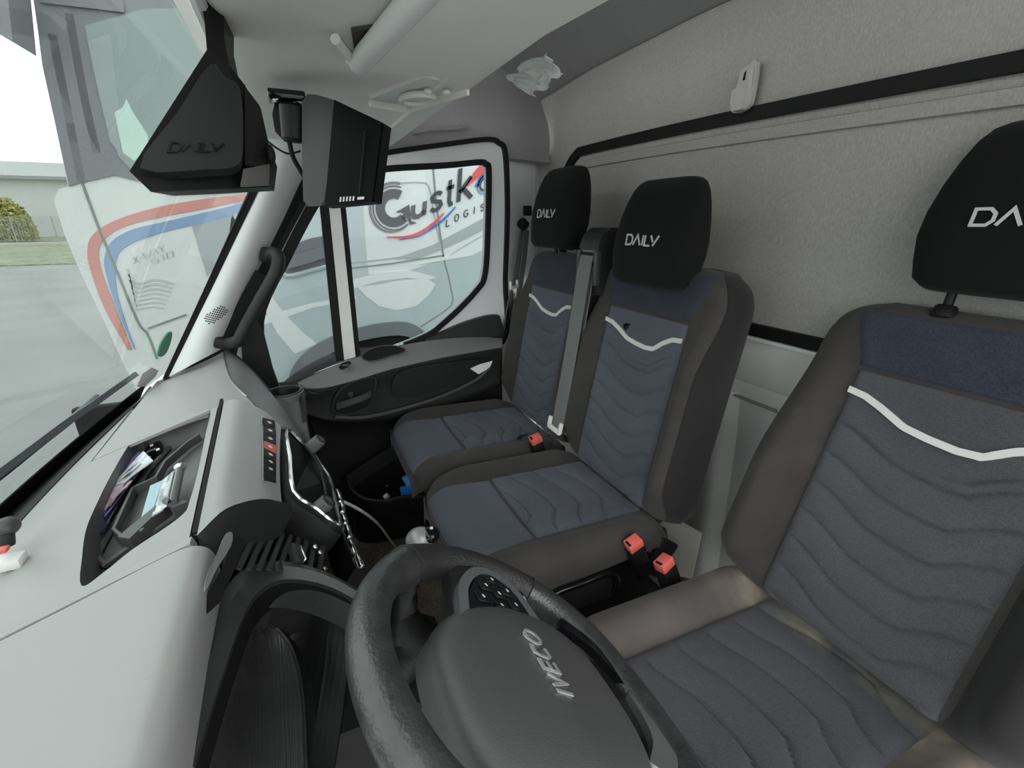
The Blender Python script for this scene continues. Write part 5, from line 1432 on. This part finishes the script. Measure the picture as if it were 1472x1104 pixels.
    def rising(polys, px0, px1, pyh, width, m, name, th=.002):
        o = np.array(px0, float); ex = np.array(px1, float)-o; ez = np.array(pyh, float)-o
        def fm(a, b, h): q = o+ex*a+ez*b; return S(q[0], q[1], .006+h)
        return glyph(name, polys, width, fm, m, t, th)
    # big G with arrow tail and two outer arcs, centre at 563,301
    def gp(a, r, cx=566, cy=299, sx=1.0, sy=1.06): return (cx+sx*r*math.cos(math.radians(a)), cy-sy*r*math.sin(math.radians(a)))
    O = [gp(a, 26) for a in np.linspace(62, 318, 22)]; I = [gp(a, 13) for a in np.linspace(62, 318, 22)]
    def bandG(A, B, m, name, o=.006):
        v, f = [], []
        for a, b in zip(A, B): v += [S(*a), S(*b), S(*a, o), S(*b, o)]
        for i in range(len(A)-1):
            q = 4*i; f += [(q+2, q+6, q+7, q+3), (q, q+2, q+6, q+4), (q+1, q+3, q+7, q+5)]
        return mk(name, v, f, m, t, smooth=False)
    bandG(O, I, ink, 'company_lettering')
    decal('company_lettering', [(569, 305), (588, 294), (591, 318), (599, 320), (590, 323), (584, 312), (581, 318), (576, 312), (581, 306)], ink, t, .006)
    bandG([gp(a, 30.5) for a in np.linspace(70, 312, 24)], [gp(a, 29) for a in np.linspace(70, 312, 24)], ink, 'lettering_outline')
    bandG([gp(a, 36-6*max(0, (a-230)/90)) for a in np.linspace(75, 318, 24)], [gp(a, 32.5-2*max(0, (a-230)/90)) for a in np.linspace(75, 318, 24)], mat('ink_mid', (.16, .17, .19), .5), 'lettering_outline')
    # u s t k o
    L0, EX = np.array([590., 318.]), np.array([.945, -.327]); EY = np.array([.06, -1.0])
    def let(polys, x, y, w, h, wd=5.4, m=ink):
        def fm(a, b, hh): q = L0+EX*(x+a*w)+EY*(y+b*h); return S(q[0], q[1], .006+hh)
        v = []
        # stroke width must be even in px: scale the letter to px first
        P = [[(a*w, b*h) for a, b in p] for p in polys]
        def fm(a, b, hh): q = L0+EX*(x+a)+EY*(y+b); return S(q[0], q[1], .006+hh)
        glyph('company_lettering', P, wd, fm, m, t, .002)
    let([[(0.12, 1), (.12, .4), (.25, .12), (.5, .05), (.72, .15), (.88, .4)], [(.88, 1), (.88, 0)]], 0, 2, 23, 20, 6.5)
    let([[(.92, .82), (.7, .95), (.35, .95), (.12, .78), (.2, .58), (.5, .5), (.82, .42), (.92, .22), (.7, .05), (.35, .02), (.08, .18)]], 29, 3, 18, 26, 5.6)
    let([[(.45, 1.25), (.45, .2), (.6, .02), (.9, .05)], [(.05, .88), (.95, .88)]], 52, 4, 13, 29, 5.6)
    let([[(.1, 1.55), (.1, 0)], [(.9, 1.0), (.15, .42)], [(.35, .58), (1.0, 0)]], 70, 4, 22, 31, 6.4)
    let([arc(.5, .5, .5, .5, 90, 360, 14)], 101, 4, 22, 26, 2.5, truck_blue)
    let([arc(.5, .5, .34, .34, 90, 360, 14)], 101, 4, 22, 26, 2.5, ink)
    for k, (ch, x, y) in enumerate((('L', 641, 326), ('O', 653, 319), ('G', 666, 313), ('I', 679, 308), ('S', 690, 304))):
        sh = {'L': [[(0, 1), (0, 0), (.7, 0)]], 'O': [arc(.4, .5, .4, .5, 0, 360, 13)], 'G': [[(.8, .85), (.5, 1), (.15, .85), (0, .5), (.15, .12), (.5, 0), (.8, .15), (.8, .45), (.5, .45)]], 'I': [[(.3, 0), (.3, 1)]],
              'S': [[(.75, .85), (.4, 1), (.08, .8), (.2, .58), (.6, .44), (.75, .2), (.4, 0), (.05, .15)]]}[ch]
        P = [[(a*7.5, b*10) for a, b in p] for p in sh]
        def fm(a, b, hh, x=x, y=y): q = np.array([x, y])+EX*a+EY*b; return S(q[0], q[1], .006+hh)
        glyph('company_lettering', P, 1.5, fm, ink, t, .001)
    band_px('red_swoosh', [(556, 340), (587, 338), (607, 330), (624, 318), (637, 306)], [(556, 341), (588, 342), (609, 334), (626, 321), (638, 307)], mat('logo_red', (.75, .10, .10), .4), t, .008)
    band_px('blue_swoosh', [(574, 344), (601, 337), (621, 326), (638, 313), (654, 297)], [(574, 345), (602, 340), (622, 329), (639, 316), (655, 298)], mat('logo_blue', (.06, .17, .55), .4), t, .007)
    band_px('red_swoosh', [(668, 268), (678, 252), (690, 238), (708, 226)], [(672, 268), (686, 256), (700, 246), (714, 240)], mat('logo_red', (.75, .10, .10), .4), t, .008)
    band_px('blue_swoosh', [(682, 268), (690, 254), (702, 246)], [(686, 270), (694, 258), (706, 252)], mat('logo_blue', (.06, .17, .55), .4), t, .008)
build_truck()

# ------------------------------------------------------------------ far background
gr = mk('grass_verge', *rbox((56, 20, -1.79), (58, 90, .06), bev=0), mat('grass', (.22, .25, .17), .9, noise=(3, .3, .3), bump=(60, .8)), None); struct(gr)
bl = thing('warehouse', 'long pale warehouse with grey roof far beyond the fence', 'building', (75, 30, -1.8))
mk('wall', *rbox((80, 30, 1.4), (14, 60, 6.4), bev=0), mat('warehouse_wall', (.55, .56, .55), .7), bl, smooth=False)
mk('roof', *rbox((80, 30, 5.3), (15, 62, 1.4), bev=0), mat('warehouse_roof', (.62, .64, .66), .6), bl, smooth=False)
mk('eave_line', *rbox((72.3, 30, 4.4), (.3, 61, .3), bev=0), mat('eave_line', (.30, .31, .32), .6), bl, smooth=False)  # dark strip along the underside of the eave
leafm = mat('hedge_leaves', (.20, .23, .08), .8, noise=(4, .5))
leafm2 = mat('hedge_leaves_yellow', (.34, .33, .10), .8, noise=(4, .4))
rng = random.Random(3)
for i, (yy, sz, m, lab) in enumerate(((26.6, 3.7, leafm, 'large olive green bush at the far left behind the mesh fence'), (21.9, 2.6, leafm2, 'yellowish bush behind the fence next to the truck corner'))):
    b = thing('bush', lab, 'bush', (57, yy, -1.76), 'bushes along the mesh fence')
    v, f = [], []
    for k in range(2200):
        a, e, r = rng.uniform(0, 6.28), math.acos(rng.uniform(-.3, 1)), sz*rng.uniform(.6, 1)**.5
        c = V(57+r*math.sin(e)*math.cos(a), yy+r*math.sin(e)*math.sin(a)*.55, -1.5+max(0, r*math.cos(e)*1.15+.4))
        u = np.array([rng.gauss(0, 1) for _ in range(3)]); u /= np.linalg.norm(u); w_ = np.cross(u, [rng.gauss(0, 1) for _ in range(3)]); w_ /= np.linalg.norm(w_)
        L = rng.uniform(.12, .26); o = len(v); v += [c-u*L, c+w_*L*.5, c+u*L, c-w_*L*.5]; f.append((o, o+1, o+2, o+3))
    lf = mk('foliage', v, f, m, b, smooth=False); lf['kind'] = 'stuff'
    mk('stem', *cyl((57, yy, -1.76), (57, yy, -.6), .07, .05, 8), mat('bark', (.12, .09, .06), .9), b)
fn = thing('mesh_fence', 'grey wire mesh fence on posts along the grass verge', 'fence', (51, 24, -1.76))
for i in range(10):
    mk('post', *cyl((51, 12+i*2.5, -1.76), (51, 12+i*2.5, .35), .04, k=8), mat('fence_grey', (.35, .36, .36), .6), fn)
wires = []
for z in np.linspace(-1.7, .3, 22): wires.append(cyl((51, 12, z), (51, 34.5, z), .010, k=4))
for y in np.linspace(12, 34.5, 130): wires.append(cyl((51, y, -1.7), (51, y, .3), .010, k=4))
wm = mk('mesh', *join(*wires), mat('fence_grey', (.35, .36, .36), .6), fn, smooth=False); wm['kind'] = 'stuff'
kb = mk('kerb', *rbox((50.3, 22, -1.70), (.8, 60, .16), bev=0), mat('kerb_stone', (.50, .49, .44), .8), None); struct(kb)

# stickers on the windscreen beside the pillar
st = [glass_hit(*p, -.02) for p in cr_path([(228, 512), (231, 496), (240, 481), (247, 477), (247, 486), (243, 500), (236, 511)], 3, True)]
o = mk('round_sticker', *prism(st, (0, .003, .002)), mat('sticker_green', (.10, .36, .24), .5), None, smooth=False)
tag(o, 'green round sticker on the windscreen beside the far pillar', 'sticker')
st = [glass_hit(*p, -.02) for p in ((197, 556), (205, 537), (218, 528), (228, 533), (224, 541), (208, 556))]
o = mk('paper_label', *prism(st, (0, .003, .002)), white_p, None, smooth=False)
tag(o, 'small white paper label at the lower corner of the windscreen', 'label')
